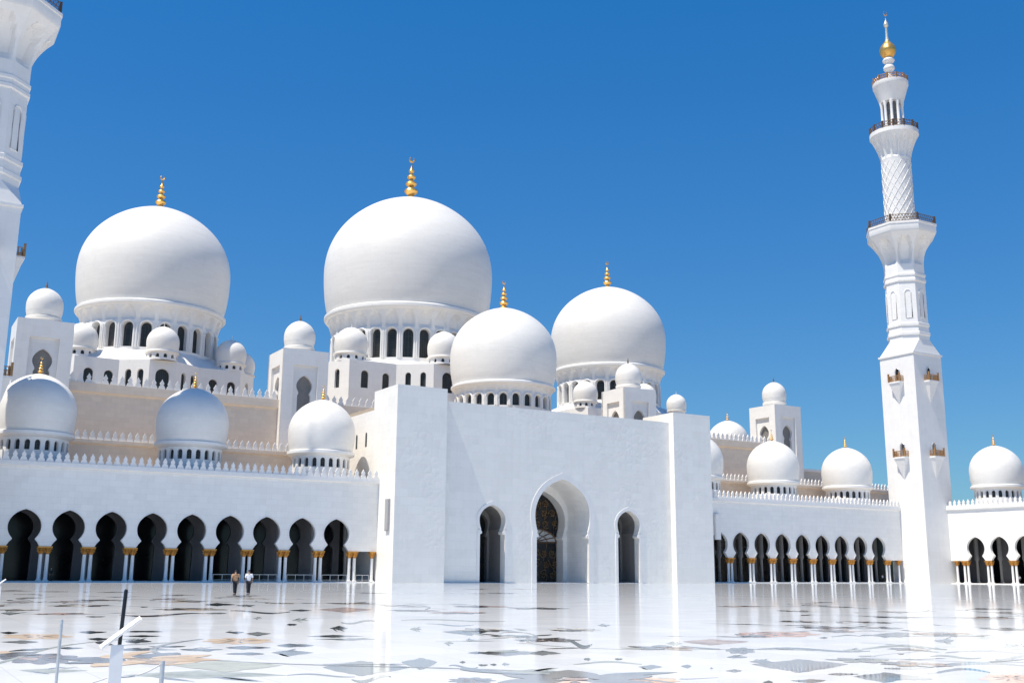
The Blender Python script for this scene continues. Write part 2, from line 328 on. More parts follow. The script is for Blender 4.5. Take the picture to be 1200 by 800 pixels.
INLAY=[('l','d',4.81,46.42,5.5,46.17,5.81,48.79,5.07,49.05),
('l','d',7.28,42.65,7.95,42.4,8.23,43.9,7.53,44.16),
('b','m',8.47,42.59,11.34,41.51,12.42,45.49,9.26,46.62),
('l','d',3.48,33.14,3.93,32.95,4.06,34.03,3.59,34.23),
('l','d',5.41,32.53,6.12,32.23,6.36,33.53,5.62,33.84),
('l','d',5.11,29.41,5.68,29.16,5.88,30.22,5.29,30.48),
('l','d',3.06,28.93,3.88,28.56,4.03,29.71,3.18,30.09),
('f','t',3.21,30.44,4.83,29.72,5.25,32.38,3.48,33.14),
('l','d',4.0,26.47,4.5,26.24,4.62,26.94,4.1,27.17),
('f','p',2.45,22.78,3.79,22.14,4.26,24.96,2.74,25.67),
('l','g',2.56,20.92,3.62,20.4,3.76,21.25,2.66,21.79),
('l','d',6.54,32.27,7.57,31.83,7.82,32.91,6.76,33.36),
('l','d',6.15,30.3,7.07,29.9,7.25,30.65,6.3,31.06),
('l','g',5.66,27.59,6.24,27.33,6.6,28.94,5.98,29.21),
('l','d',5.91,26.19,6.67,25.84,6.82,26.41,6.03,26.76),
('l','g',4.92,25.33,6.21,24.73,6.4,25.51,5.07,26.13),
('l','g',6.27,24.85,7.14,24.44,7.37,25.22,6.47,25.63),
('l','g',4.77,23.34,6.24,22.64,6.42,23.3,4.91,24.01),
('l','d',4.46,21.92,4.95,21.69,5.08,22.27,4.58,22.51),
('l','o',5.0,20.18,6.73,19.33,7.4,21.28,5.48,22.19),
('l','g',3.91,19.0,6.35,17.79,6.75,18.95,4.16,20.23),
('b','g',6.37,18.02,7.39,17.52,7.69,18.22,6.62,18.75),
('l','o',7.15,18.4,8.54,17.72,9.67,20.08,8.08,20.83),
('b','g',6.99,16.7,7.55,16.42,8.15,17.73,7.54,18.03),
('f','t',7.26,26.7,8.84,25.98,9.64,28.37,7.91,29.13),
('l','d',8.5,24.85,9.28,24.49,9.8,25.88,8.97,26.26),
('l','g',7.7,22.82,8.51,22.44,8.99,23.73,8.13,24.13),
('l','d',7.29,24.81,8.22,24.38,8.57,25.44,7.6,25.89),
('l','d',6.8,23.12,7.54,22.77,7.8,23.58,7.04,23.93),
('l','d',6.71,24.5,6.91,24.41,7.09,25.05,6.88,25.14),
('l','d',10.48,28.2,11.89,27.58,12.3,28.54,10.84,29.17),
('l','g',10.27,27.12,11.75,26.46,12.03,27.11,10.52,27.78),
('l','d',9.29,29.76,9.92,29.49,10.45,31.07,9.78,31.36),
('l','g',9.07,30.96,9.55,30.76,9.87,31.8,9.37,32.01),
('l','m',17.07,44.83,19.27,44.05,21.42,48.99,18.95,49.8),
('l','d',16.07,45.69,17.03,45.35,17.74,47.25,16.74,47.6),
('l','d',14.49,53.14,15.86,52.71,17.21,57.23,15.71,57.68),
('l','g',15.86,52.71,16.78,52.41,17.57,54.9,16.6,55.2),
('l','d',11.96,43.81,12.77,43.52,13.38,45.63,12.54,45.93),
('b','g',13.01,43.88,15.23,43.07,16.64,47.08,14.2,47.92),
('l','g',12.44,39.17,12.78,39.04,13.22,40.4,12.87,40.54),
('l','g',13.09,36.8,13.63,36.58,14.32,38.45,13.75,38.67),
('l','d',11.97,34.12,12.27,33.99,12.84,35.58,12.52,35.71),
('l','g',12.31,31.26,12.82,31.05,13.57,32.88,13.03,33.11),
('b','g',13.99,34.49,15.04,34.07,16.3,36.94,15.16,37.39),
('l','n',11.56,20.75,12.9,20.12,13.71,21.39,12.29,22.05),
('l','d',11.59,21.26,12.07,21.04,12.44,21.7,11.95,21.92),
('l','d',12.56,20.28,13.2,19.98,13.89,21.02,13.22,21.34),
('l','g',12.21,21.52,12.91,21.2,13.25,21.76,12.53,22.09),
('l','g',9.58,16.69,10.85,16.05,11.55,17.07,10.18,17.74),
('f','p',8.3,15.9,9.01,15.54,9.58,16.52,8.82,16.89),
('l','d',8.99,16.0,9.14,15.93,9.35,16.3,9.2,16.38),
('f','s',9.68,15.2,10.75,14.67,11.26,15.35,10.13,15.91),
('l','d',10.07,15.39,10.22,15.31,10.42,15.61,10.26,15.69),
('b','g',16.47,35.12,19.91,33.76,21.13,35.82,17.46,37.23),
('b','g',16.01,32.17,17.46,31.57,18.43,33.34,16.9,33.96),
('l','g',14.51,28.16,15.73,27.64,16.97,29.82,15.65,30.38),
('l','g',14.42,30.12,14.75,29.98,15.51,31.52,15.16,31.67),
('l','o',8.95,19.03,9.56,18.73,10.57,20.71,9.89,21.03),
('l','g',13.69,25.22,13.9,25.13,14.32,25.9,14.12,25.99),
('l','g',12.5,24.15,12.73,24.05,13.17,24.9,12.94,25.0),
('l','d',10.34,19.31,10.46,19.25,10.7,19.69,10.58,19.75),
('l','d',10.35,18.56,10.52,18.47,10.81,18.97,10.63,19.06),
('l','d',9.89,17.6,10.03,17.53,10.28,17.98,10.14,18.05),
('l','d',10.6,18.54,10.72,18.48,10.96,18.9,10.84,18.96),
('l','g',10.85,18.52,11.0,18.45,11.25,18.87,11.1,18.94),
('b','g',9.52,18.16,10.0,17.93,10.53,18.89,10.02,19.13),
('l','d',14.69,24.21,14.85,24.14,15.21,24.73,15.05,24.8),
('l','d',15.9,24.81,16.11,24.71,16.52,25.34,16.3,25.43),
('b','g',14.38,21.69,15.0,21.4,17.26,24.61,16.53,24.93),
('l','d',12.87,18.66,13.0,18.6,13.5,19.32,13.37,19.39),
('l','d',13.57,18.56,13.73,18.48,14.13,19.02,13.97,19.1),
('l','g',12.8,16.76,13.22,16.56,13.69,17.15,13.26,17.36),
('b','g',12.11,17.91,13.33,17.33,13.95,18.14,12.68,18.75),
('l','v',18.07,21.8,19.66,21.08,21.15,22.68,19.44,23.44),
('l','d',19.29,22.15,19.5,22.06,19.98,22.6,19.76,22.7),
('l','g',17.57,21.85,17.97,21.67,18.62,22.45,18.2,22.64),
('f','w',16.82,18.81,17.46,18.51,19.03,20.18,18.33,20.5),
('l','g',16.02,17.88,16.43,17.69,16.93,18.22,16.51,18.42),
('f','r',21.3,23.45,23.64,22.42,26.04,24.68,23.43,25.79),
('l','d',22.01,24.23,22.34,24.09,23.12,24.93,22.78,25.07),
('l','d',23.66,23.98,23.85,23.9,24.53,24.57,24.33,24.65),
('l','n',14.63,15.67,16.33,14.84,18.25,16.57,16.33,17.48),
('l','g',15.55,16.69,15.96,16.49,16.57,17.13,16.14,17.33),
('f','s',10.73,14.68,11.71,14.19,12.41,15.03,11.36,15.55),
('b','g',11.84,14.98,12.8,14.51,13.05,14.8,12.08,15.28),
('l','d',13.98,16.08,14.04,16.05,14.29,16.34,14.23,16.37),
('l','d',13.83,15.48,14.11,15.34,14.48,15.74,14.19,15.88),
('l','d',13.66,16.54,13.84,16.45,14.34,17.05,14.16,17.14),
('l','d',12.93,13.58,13.08,13.5,13.49,13.92,13.33,14.0),
('l','e',13.54,13.58,14.09,13.3,14.6,13.78,14.03,14.06),
('l','e',14.74,13.3,15.79,12.78,17.07,13.8,15.93,14.36),
('l','d',15.05,14.16,15.55,13.91,15.95,14.26,15.43,14.51),
('l','e',15.54,12.9,16.0,12.67,16.53,13.08,16.05,13.31),
('l','v',24.66,21.54,26.9,20.55,29.43,22.47,26.95,23.53),
('l','d',25.22,21.72,25.6,21.56,26.85,22.6,26.45,22.77),
('l','g',24.75,19.51,25.28,19.27,26.95,20.53,26.38,20.78),
('l','d',25.21,22.39,25.59,22.22,26.3,22.84,25.91,23.01),
('b','g',24.07,22.44,24.92,22.07,25.78,22.83,24.9,23.21),
('l','d',23.13,22.01,23.36,21.91,23.98,22.48,23.75,22.59),
('b','g',16.83,13.46,17.89,12.93,19.19,13.85,18.04,14.41),
('b','g',16.89,14.47,19.38,13.25,21.16,14.46,18.42,15.77),
('b','g',21.48,16.63,23.38,15.74,24.7,16.61,22.68,17.55),
('b','d',20.79,14.87,21.54,14.51,23.13,15.57,22.32,15.95),
('b','g',19.89,15.79,20.93,15.3,22.02,16.09,20.93,16.61),
('l','g',27.11,20.04,27.72,19.77,29.05,20.71,28.41,20.99),
('f','p',16.19,11.94,17.17,11.45,19.09,12.71,17.99,13.25),
('f','b',24.02,16.93,24.79,16.57,27.6,18.42,26.73,18.81),
('b','g',20.55,18.23,22.47,17.34,24.35,18.78,22.25,19.73),
('l','g',21.43,30.24,21.86,30.07,22.56,31.03,22.11,31.21),
('b','g',17.83,18.9,20.29,17.75,21.69,18.96,19.03,20.18),
('l','g',19.91,18.22,20.36,18.01,21.05,18.61,20.58,18.83)]
# ------------------------------------------------------------------ ground and plaza
g = MB(); g.face([(-2500, -2500, -.02), (2500, -2500, -.02), (2500, 2500, -.02), (-2500, 2500, -.02)])
struct('ground', g, 'roof')
g = MB(); g.face([(-120, -60, 0), (197, -60, 0), (197, 158, 0), (-120, 158, 0)])
plaza = struct('plaza_floor', g, 'floor')
# ------------------------------------------------------------------ shared pieces
def merlon_mesh(mat):
    h = [(.52, 0), (.52, .2), (.40, .26), (.42, .42), (.26, .52), (.20, .6), (.31, .7), (.33, .84), (.2, 1.02), (.07, 1.2), (.0, 1.36)]
    h = [(a * .86, b) for a, b in h]; pl = [(a, b) for a, b in h] + [(-a, b) for a, b in h[-2::-1]]
    return to_mesh('merlon', MB().prism(pl, lambda u, z, d: (u, d, z), 0, .22), mat)
ME_MERLON = merlon_mesh('plain'); ME_MERLON_C = merlon_mesh('plain')
def merlons(parent, x0, x1, y, z, step=1.0, me=None, s=1.0, along='x'):
    n = max(1, int(abs(x1 - x0) / step))
    for k in range(n):
        p = x0 + (x1 - x0) * (k + .5) / n
        inst('merlon', me or ME_MERLON, parent, (p, y, z) if along == 'x' else (y, p, z), 0 if along == 'x' else -pi/2, (s, s, s) if s != 1 else None)
SH = MB().lathe([(.25, .34), (.235, .5), (.225, 1.6), (.215, 3.38)], 14)
ME_SHAFT = to_mesh('shaft', SH, 'plain')
ME_BASE = to_mesh('base', MB().box(-.32, .32, -.32, .32, .12, .24).lathe([(.31, .24), (.31, .29), (.25, .345)], 14), 'plain')
cap = MB()
cap.lathe([(.22, 3.38), (.27, 3.42), (.27, 3.47), (.23, 3.5), (.26, 3.66), (.34, 3.86), (.30, 3.9), (.36, 4.02), (.44, 4.16)], 16)
for k in range(8):
    a = 2*pi*k/8
    for z0, r0, s in ((3.5, .25, .16), (3.78, .30, .17)):
        b = a + (pi/8 if z0 > 3.6 else 0)
        cap.tube([(r0*cos(b), r0*sin(b), z0), ((r0+.08)*cos(b), (r0+.08)*sin(b), z0+.2), ((r0+.2)*cos(b), (r0+.2)*sin(b), z0+.3), ((r0+.24)*cos(b), (r0+.24)*sin(b), z0+.2)], [.05, .06, .05, .02], 5)
cap.box(-.46, .46, -.46, .46, 4.16, 4.325)
ME_CAP = to_mesh('capital', cap, 'capital')
ME_INNER = to_mesh('inner_column', MB().lathe([(.34, .12), (.34, .5), (.26, .6), (.25, 4.2), (.5, 4.7), (.42, 5.2), (.42, 9.4)], 14), 'niche')  # white columns greyed, interior shade put into their colour
def column(parent, x, y):
    o = inst('column', ME_SHAFT, parent, (x, y, 0)); inst('capital', ME_CAP, o); inst('base', ME_BASE, o)
KEY = [(1.86, 4.33), (1.80, 4.5), (1.62, 4.8), (1.42, 5.02), (1.30, 5.16), (1.33, 5.28)]
for k in range(1, 19):
    a = radians(-47 + 137 * k / 18); du = 1.92 * cos(a); z = 6.68 + 1.92 * sin(a)
    if a > radians(35): z += .22 * ((a - radians(35)) / radians(55)) ** 2
    KEY.append((max(0, du) if k < 18 else 0, z))
def arcade(name, label, loc, rz, L, centres, lone, cat='arcade', roofd=12.5, rail=(), merl=(0, None)):
    t = thing(name, label, cat, loc, rz, 'arcades round the courtyard')
    fm = lambda u, z, d: (u, d, z)
    ca, cb = centres[0] - 2.55, centres[-1] + 2.55
    mb = MB().key_wall(fm, ca, cb, 4.33, 13.96, [(c, KEY) for c in centres], .5)
    if ca > 0: mb.box(0, ca, 0, .5, 4.33, 13.96)
    if cb < L: mb.box(cb, L, 0, .5, 4.33, 13.96)
    ob('wall', mb, 'marble', t, ang=0)
    # arch trims: a thin raised band round each opening
    for c in centres:
        b = MB(); o = [(du, z) for du, z in KEY if z > 4.4]; q = [(c - du, z) for du, z in o] + [(c + du, z) for du, z in o[-2::-1]]
        def off(p, i):
            a_, b_ = p[max(i-1, 0)], p[min(i+1, len(p)-1)]; dx, dz = b_[0]-a_[0], b_[1]-a_[1]; l = sqrt(dx*dx+dz*dz) or 1
            return (p[i][0] - dz/l*.17, p[i][1] + dx/l*.17)
        q2 = [off(q, i) for i in range(len(q))]
        for i in range(len(q)-1):
            b.face([(q[i][0], -.05, q[i][1]), (q[i+1][0], -.05, q[i+1][1]), (q2[i+1][0], -.05, q2[i+1][1]), (q2[i][0], -.05, q2[i][1])])
            b.face([(q2[i][0], -.05, q2[i][1]), (q2[i+1][0], -.05, q2[i+1][1]), (q2[i+1][0], .01, q2[i+1][1]), (q2[i][0], .01, q2[i][1])])
            b.face([(q[i][0], -.05, q[i][1]), (q[i+1][0], -.05, q[i+1][1]), (q[i+1][0], .01, q[i+1][1]), (q[i][0], .01, q[i][1])])
        ob('arch_trim', b, 'plain', t)
    # cornice: splayed ledge under the merlons
    c = MB().prism([(0, 13.962), (-.34, 14.16), (-.34, 14.70), (1.0, 14.70), (1.0, 13.962)], lambda a, z, d: (d, a, z), 0, L)
    ob('cornice', c, 'plain', t)
    merlons(t, merl[0], merl[1] or L, -.2, 14.70)
    ob('roof', MB().box(0, L, 1.0, roofd, 14.2, 14.5), 'roof', t)
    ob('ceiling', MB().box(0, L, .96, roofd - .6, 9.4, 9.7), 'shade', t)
    ob('floor_step', MB().box(-.2, L, -.55, roofd - .6, -.01, .12), 'plain', t)
    pairs = [centres[0] - 2.55] + [c + 2.55 for c in centres]
    for p in pairs:
        for s in (-.39, .39): column(t, p + s, .25)
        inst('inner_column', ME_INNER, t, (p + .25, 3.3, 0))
    for p in lone: column(t, p, .25)
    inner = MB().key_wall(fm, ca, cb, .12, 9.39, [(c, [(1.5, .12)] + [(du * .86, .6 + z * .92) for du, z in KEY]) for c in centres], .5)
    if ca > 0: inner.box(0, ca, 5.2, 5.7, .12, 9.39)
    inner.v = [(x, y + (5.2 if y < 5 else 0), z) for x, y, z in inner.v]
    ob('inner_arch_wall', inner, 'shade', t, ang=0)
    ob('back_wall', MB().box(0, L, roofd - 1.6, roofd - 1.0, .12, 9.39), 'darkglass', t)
    for x0, x1 in rail:
        r = MB(); r.box(x0, x1, .2, .26, 1.0, 1.06); r.box(x0, x1, .2, .26, .32, .36); n = max(2, int((x1-x0)/1.2))
        for k in range(n+1): r.box(x0 + (x1-x0)*k/n - .03, x0 + (x1-x0)*k/n + .03, .19, .27, .12, 1.0)
        ob('railing', r, 'steel', t)
    return t
AX = 93.3
cl = [16.75 + 5.1*i for i in range(9)]
arcade('arcade', 'long white arcade of keyhole arches left of the gateway, pale railings in its last bays', (3, 145, 0), 0, 60.88, [c - 3 for c in cl], [63.2 - 3, 14.2 - 3.4], rail=[(c - 4.85, c - 1.15) for c in cl[5:]] + [(57.8, 59.8)], merl=(8.3, 60.8))
arcade('arcade', 'white arcade of narrow pointed keyhole arches between gateway and slender right minaret', (122.75, 145, 0), 0, 64, [2*AX - c - 122.75 for c in cl[::-1]], [123.4 - 122.75, 175.6 - 122.75], merl=(.1, 54))
arcade('arcade', 'sunlit white arcade wing right of the minaret, turned to face left', (183.5, 145, 0), -pi/2, 70, [11.6 + 5.1*i for i in range(11)], [7.0], merl=(1.2, 70), roofd=13)
# ------------------------------------------------------------------ gateway
G = thing('gateway', 'tall plain white gateway block with three keyhole doorways and square end pylons', 'gateway', (0, 0, 0))
def keyhole(leg, zleg, nib, head, zhead, zapex, z0=.0):
    o = [(leg, z0), (leg, zleg - .25), (nib, zleg - .12), (nib, zleg + .18), (nib + (head-nib)*.45, zleg + .45)]
    za = zleg + .3
    for k in range(1, 6):
        t = k/6; o.append((nib + (head-nib)*sin(t*pi/2)**.7, za + (zhead-za)*t))
    o.append((head, zhead))
    H = zapex - zhead
    for k in range(1, 15):
        t = k/14
        # pointed arch: circle arcs with centres past the axis
        c = .42*head; rr = head + c; th = math.acos(c/rr)*t; x = rr*cos(th) - c; y = rr*sin(th) / (rr*sin(math.acos(c/rr)))
        o.append((max(0, x) if k < 14 else 0, zhead + H*y))
    return o
fmF = lambda Y: (lambda u, z, d: (u, Y + d, z))
D0 = keyhole(4.85, 7.05, 4.45, 5.12, 10.2, 15.9); DS = keyhole(2.15, 7.3, 1.78, 2.26, 9.2, 11.45)
doors = [(80.5, DS), (AX - .15, D0), (105.85, DS)]
ob('front_wall', MB().key_wall(fmF(140.5), 71.9, 114.7, -.01, 26.5, doors, 1.3), 'facade', G, ang=0)
for nm, x0, x1 in (('pylon', 63.8, 71.9), ('pylon', 114.7, 122.75)):
    p = ob(nm, MB().box(x0, x1, 139.3, 147.6, -.01, 28.1), 'facade', G)
for x0, x1 in ((63.81, 64.8), (121.7, 122.74)): ob('side_wall', MB().box(x0, x1, 147.6, 170, 0, 25.3), 'marble', G)
ob('roof', MB().box(64.8, 121.7, 147.6, 172, 25.6, 26.2).box(71.9, 114.7, 141.8, 147.6, 26.0, 26.3), 'roof', G)
for y0 in (150.3, 154.0):
    fm = lambda u, z, d: (63.81 - .004 + d, y0 + u, z)
    ob('slit_window', arch_pane(lambda u, z, d: (63.80, y0 + u, z), 0, .32, 20.0, 21.9, 0), 'glass', G)
# door surrounds
def offset_half(o, w):
    out = []
    for i, (x, z) in enumerate(o):
        a_, b_ = o[max(i-1, 0)], o[min(i+1, len(o)-1)]; dx, dz = b_[0]-a_[0], b_[1]-a_[1]; l = sqrt(dx*dx+dz*dz) or 1
        out.append((x + dz/l*w, z - dx/l*w) if i < len(o)-1 else (0, z + w*1.25))
    return [(max(x, 0), z) for x, z in out]
def surround(uc, o, w, y, proud):
    o = [p for i, p in enumerate(o) if i not in (2, 3)]; q = offset_half(o, w); mb = MB()
    for sg in (-1, 1):
        for i in range(len(o)-1):
            P = [(uc + sg*o[i][0], o[i][1]), (uc + sg*o[i+1][0], o[i+1][1]), (uc + sg*q[i+1][0], q[i+1][1]), (uc + sg*q[i][0], q[i][1])]
            mb.face([(a, y - proud, b) for a, b in P])
            for (a, b) in ((0, 1), (2, 3)): mb.face([(P[a][0], y - proud, P[a][1]), (P[b][0], y - proud, P[b][1]), (P[b][0], y + .02, P[b][1]), (P[a][0], y + .02, P[a][1])])
    return mb
for uc, o, w_ in ((80.5, DS, .5), (AX - .15, D0, .85), (105.85, DS, .5)):
    d = ob('door_surround', surround(uc, o, w_, 140.5, .09), 'plain', G)
# porches behind the doorways (barrel shaped like their opening, inner arch, screen)
def porch(uc, o, y0, y1, mat):
    mb = MB()
    o = [p for i, p in enumerate(o) if i not in (2, 3)]
    for sg in (-1, 1):
        for i in range(len(o)-1):
            (a, za), (b, zb) = o[i], o[i+1]
            mb.face([(uc + sg*a, y0, za), (uc + sg*b, y0, zb), (uc + sg*b, y1, zb), (uc + sg*a, y1, za)])
    return mb
D1i = keyhole(4.15, 6.9, 3.9, 4.55, 9.7, 14.5); DSi = keyhole(1.75, 7.1, 1.5, 1.85, 8.9, 10.6)
ob('porch', porch(AX - .15, D0, 141.8, 146.7, 'marble'), 'marble', G)
ob('inner_arch', MB().key_wall(fmF(146.7), AX - 7, AX + 6.7, -.01, 17.5, [(AX - .15, D1i)], 2.0), 'marble', G, ang=0)
for uc in (80.5, 105.85):
    ob('porch', porch(uc, DS, 141.8, 145.2, 'shade'), 'niche', G)  # jambs greyed: porch shade is in the colour, unlike the central marble porch
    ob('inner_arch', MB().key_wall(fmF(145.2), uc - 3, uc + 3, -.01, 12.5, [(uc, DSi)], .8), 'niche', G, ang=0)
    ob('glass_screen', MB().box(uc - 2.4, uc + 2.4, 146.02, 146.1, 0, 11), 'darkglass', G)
scr = ob('glass_screen', MB().box(AX - 4.9, AX + 4.6, 148.72, 148.8, 0, 15), 'darkglass', G)
cx = AX - .15
tr = MB()
def spiral(x, z, r, turns, ph, sg):
    n = 26; return [(x + sg*r*(1-k/n)*cos(ph + turns*2*pi*k/n), 148.66, z + r*(1-k/n)*sin(ph + turns*2*pi*k/n)) for k in range(n)]
for row, z in enumerate((1.2, 2.9, 4.6, 9.3, 10.9, 12.4)):
    for k in range(-2, 3):
        if row == 5 and abs(k) > 1: continue
        x = cx + k*1.65 + (.4 if row % 2 else 0)
        tr.tube(spiral(x, z, .8, 1.3, k + row, 1 if (k+row) % 2 else -1), [.075*(1 - .6*j/26) for j in range(26)], 5)
        for q in range(5):
            a = 2*pi*q/5 + row; tr.tube([(x + .1*cos(a), 148.66, z + .1*sin(a)), (x + .3*cos(a+.3), 148.64, z + .3*sin(a+.3)), (x + .52*cos(a), 148.66, z + .52*sin(a))], [.03, .09, .02], 5)
for k in range(-2, 3): tr.tube([(cx + k*1.9 + .3*sin(z*1.1 + k), 148.66, z) for z in [.2 + j*.65 for j in range(21)]], .05, 5)
ob('floral_tracery', tr, 'tracery', scr)
fan = MB(); fan.face([(cx + 4.0*cos(pi*k/20), 148.62, 6.35 + 2.1*sin(pi*k/20)) for k in range(21)])
ob('fanlight', fan, 'palepanel', scr)
fl = MB()
for k in range(1, 8): a = pi*k/8; fl.tube([(cx, 148.58, 6.4), (cx + 2.2*cos(a+.15), 148.58, 6.35 + 1.2*sin(a)), (cx + 4.0*cos(a), 148.58, 6.35 + 2.1*sin(a))], .09, 5)
fl.tube([(cx + 4.0*cos(pi*k/20), 148.58, 6.35 + 2.1*sin(pi*k/20)) for k in range(21)], .13, 6); fl.tube([(cx - 4.1, 148.58, 6.35), (cx + 4.1, 148.58, 6.35)], .13, 6)
fl.tube([(cx + 2.3*cos(pi*k/20), 148.58, 6.35 + 1.2*sin(pi*k/20)) for k in range(21)], .07, 5)
ob('fanlight_bars', fl, 'bronze', scr)
ob('floor_step', MB().box(71.95, 114.65, 140.55, 149, -.01, .06), 'plain', G)
pl = MB()
for z in (.55, 1.05): pl.box(71.92, 78.2, 140.44, 140.52, z, z + .42)
ob('plinth', pl, 'facade', G)
tag(ob('speaker_column', MB().box(63.52, 63.78, 140.7, 141.9, 7.2, 11.7).box(63.48, 63.53, 140.78, 141.82, 7.3, 11.6), 'greybox'), 'grey upright speaker panel fixed to the sunlit side of left gateway pylon', 'speaker')
tag(ob('speaker_column', MB().box(127.9, 129.1, 144.5, 144.93, 7.4, 11.9).box(127.98, 129.02, 144.45, 144.5, 7.5, 11.8), 'plain'), 'white upright speaker panel on the arcade wall right of the gateway', 'speaker')
# ------------------------------------------------------------------ terraces behind the arcades
def terrace(label, x0, x1, back):
    t = thing('terrace_wall', label, 'wall', (0, 0, 0), 0, 'cream terrace walls above the arcades')
    ob('wall', MB().box(x0, x1, 158, 159, 14, 19.0), 'cream', t)
    ob('cornice', MB().prism([(158.0, 18.6), (157.7, 18.8), (157.7, 19.3), (159, 19.3), (159, 18.6)], lambda a, z, d: (d, a, z), x0 - .01, x1 + .01), 'cream', t)
    merlons(t, x0, x1, 157.9, 19.3); ob('roof', MB().box(x0, x1, 159, back, 18.6, 19.1), 'roof', t)
    return t
terrace('low cream wall with white merlons behind the left arcade domes', 3, 63.78, 168)
terrace('low cream wall with white merlons behind the right arcade domes', 122.77, 197, 168)
H = thing('prayer_hall', 'large cream block carrying the three biggest domes, white merlons along its top', 'building', (0, 0, 0))
ob('wall', MB().box(23, 163.6, 166.6, 236, 15, 28.2), 'cream', H)
ob('cornice', MB().prism([(166.6, 27.0), (166.2, 27.3), (166.2, 28.6), (168, 28.6), (168, 27.0)], lambda a, z, d: (d, a, z), 22.95, 163.65), 'cream', H)
for x0, x1 in ((23, 54.9), (62.9, 78.5), (131.7, 163.6)): merlons(H, x0, x1, 166.4, 28.6, 1.15, s=1.12)
ob('roof', MB().box(23, 163.6, 168, 236, 28.2, 28.45), 'roof', H)
for lab, x0, x1 in (('plain white flank wall behind left turret', 0, 15.2), ('plain cream flank wall behind right turret', 171.3, 198)):
    b = thing('flank_wall', lab, 'wall'); ob('wall', MB().box(x0, x1, 172, 173, 15, 24.0), 'marble' if x0 < 50 else 'cream', b); ob('parapet', MB().box(x0, x1, 171.85, 173.1, 24.0, 24.6), 'plain', b)
# ------------------------------------------------------------------ turrets
def turret_tree():
    t = thing('turret', '', 'turret', (0, 0, 0), 0, 'square domed turrets')
    hw = 3.85
    KT = [(1.12, 24.2)] + [(1.12, 29.4), (.95, 29.75), (.98, 30.0)] + [(1.36*cos(radians(-45 + 135*k/10)), 31.05 + 1.36*sin(radians(-45 + 135*k/10)) + (.35*max(0, k-6)/4)) for k in range(1, 10)] + [(0, 32.8)]
    mb = MB()
    rec = [(2.05, 23.3), (2.05, 34.4), (0, 34.4)]
    for k in range(4):
        a = k*pi/2; c, s = cos(a), sin(a)
        rot = lambda x, y, c=c, s=s: (x*c - y*s, x*s + y*c)
        fm = lambda u, z, d, rot=rot: rot(u, -hw + d) + (z,)
        mb.key_wall(fm, -hw, hw, 14.2, 37.0, [(0, rec)], .45, back=False)
        mb.key_wall(lambda u, z, d, rot=rot: rot(u, -hw + .45 + d) + (z,), -2.06, 2.06, 23.29, 34.41, [(0, KT)], .5, back=False)
    mb.box(-hw, hw, -hw, hw, 36.95, 37.0)
    ob('shaft', mb, 'plain', t, ang=0)
    for k in range(4):
        n = MB(); n.face([(x, -hw + .95, z) for x, z in ((-1.5, 24), (1.5, 24), (1.5, 33), (-1.5, 33))])
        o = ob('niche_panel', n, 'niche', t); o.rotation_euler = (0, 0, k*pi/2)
    d = ob('dome', MB().lathe([(2.3, 37.0), (2.3, 37.5), (2.55, 37.7), (2.55, 38.0), (2.3, 38.15)] + [(2.62*a*.98 if b < .2 else 2.6*a, 38.2 + b*2.6*1.05) for a, b in DOME], 32), 'dome', t)
    finial(d, 42.5, 1.5, .25, 'bronze', cres=False)
    return t
T0 = turret_tree()
for k, (x, lab) in enumerate(((19.2, 'square white turret with small dome, half behind the leftmost arcade dome'), (58.95, 'square white turret with small dome and grey keyhole niche between left and central big domes'), (127.65, 'square white turret with small dome in front of the right big dome'), (167.4, 'square white turret with small dome rising behind right arcade, left of minaret'))):
    o = T0 if k == 0 else copy_tree(T0)
    o.location = (x, 168.75, 0); o['label'] = lab

t = thing('small_turret', 'little white dome showing just above the right gateway pylon', 'turret', (140.9, 170, 0))
ob('shaft', MB().lathe([(1.9, 24), (1.9, 33.6)], 8), 'plain', t, ang=20)
ob('dome', MB().lathe([(1.75, 33.6), (1.75, 34.0), (2.0, 34.1), (2.0, 34.3), (1.8, 34.4)] + dome_shell(2.05, 34.4) + [(.03, 38.3)], 32), 'dome', t)
# ------------------------------------------------------------------ the big domes
def window_parts(parent, fm, hs, d, mat='glass', point=1.0, seg=6, hide=None, mesh=None):
    for uc, hw, zs, zp in hs:
        o = ob('window', arch_pane(fm, uc, hw, zs, zp, d, seg, point), mat, parent)
def drum(parent, R, N, hw, z0, zs, zp, z1, depth, frac, mouldr=.0, matw='plain', name='drum', seg=8, rib=True):
    """cylindrical drum with N arched windows; frac = share of bays (facing the court) that get panes"""
    fm = polar(R); step = 2*pi*R/N; mb = MB()
    hs = [(k*step, hw, zs, zp) for k in range(N)]
    for k in range(N):
        mb.strip_wall(fm, (k-.5)*step, (k+.5)*step, z0, z1, [hs[k]], depth, seg)
        if rib:
            q = [((k*step) + (hw+.24)*-cos(pi*j/12), zp + (hw+.24)*sin(pi*j/12)) for j in range(13)]
            q = [(q[0][0], zs)] + q + [(q[-1][0], zs)]
            mb.tube([fm(u, z, -.03) for u, z in q], .13, 5)
            u = (k+.5)*step; mb.box(0, 0, 0, 0, 0, 0) if False else None
            mb.tube([fm(u, zs - .1, -.05), fm(u, zp + hw*.6, -.05)], .16, 6)
    dr = ob(name, mb, matw, parent, ang=0)
    for k in range(-int(N*frac/2), int(N*frac/2) + 1):
        h = hs[k % N]; window_parts(dr, fm, [h], depth * .92)
    return dr
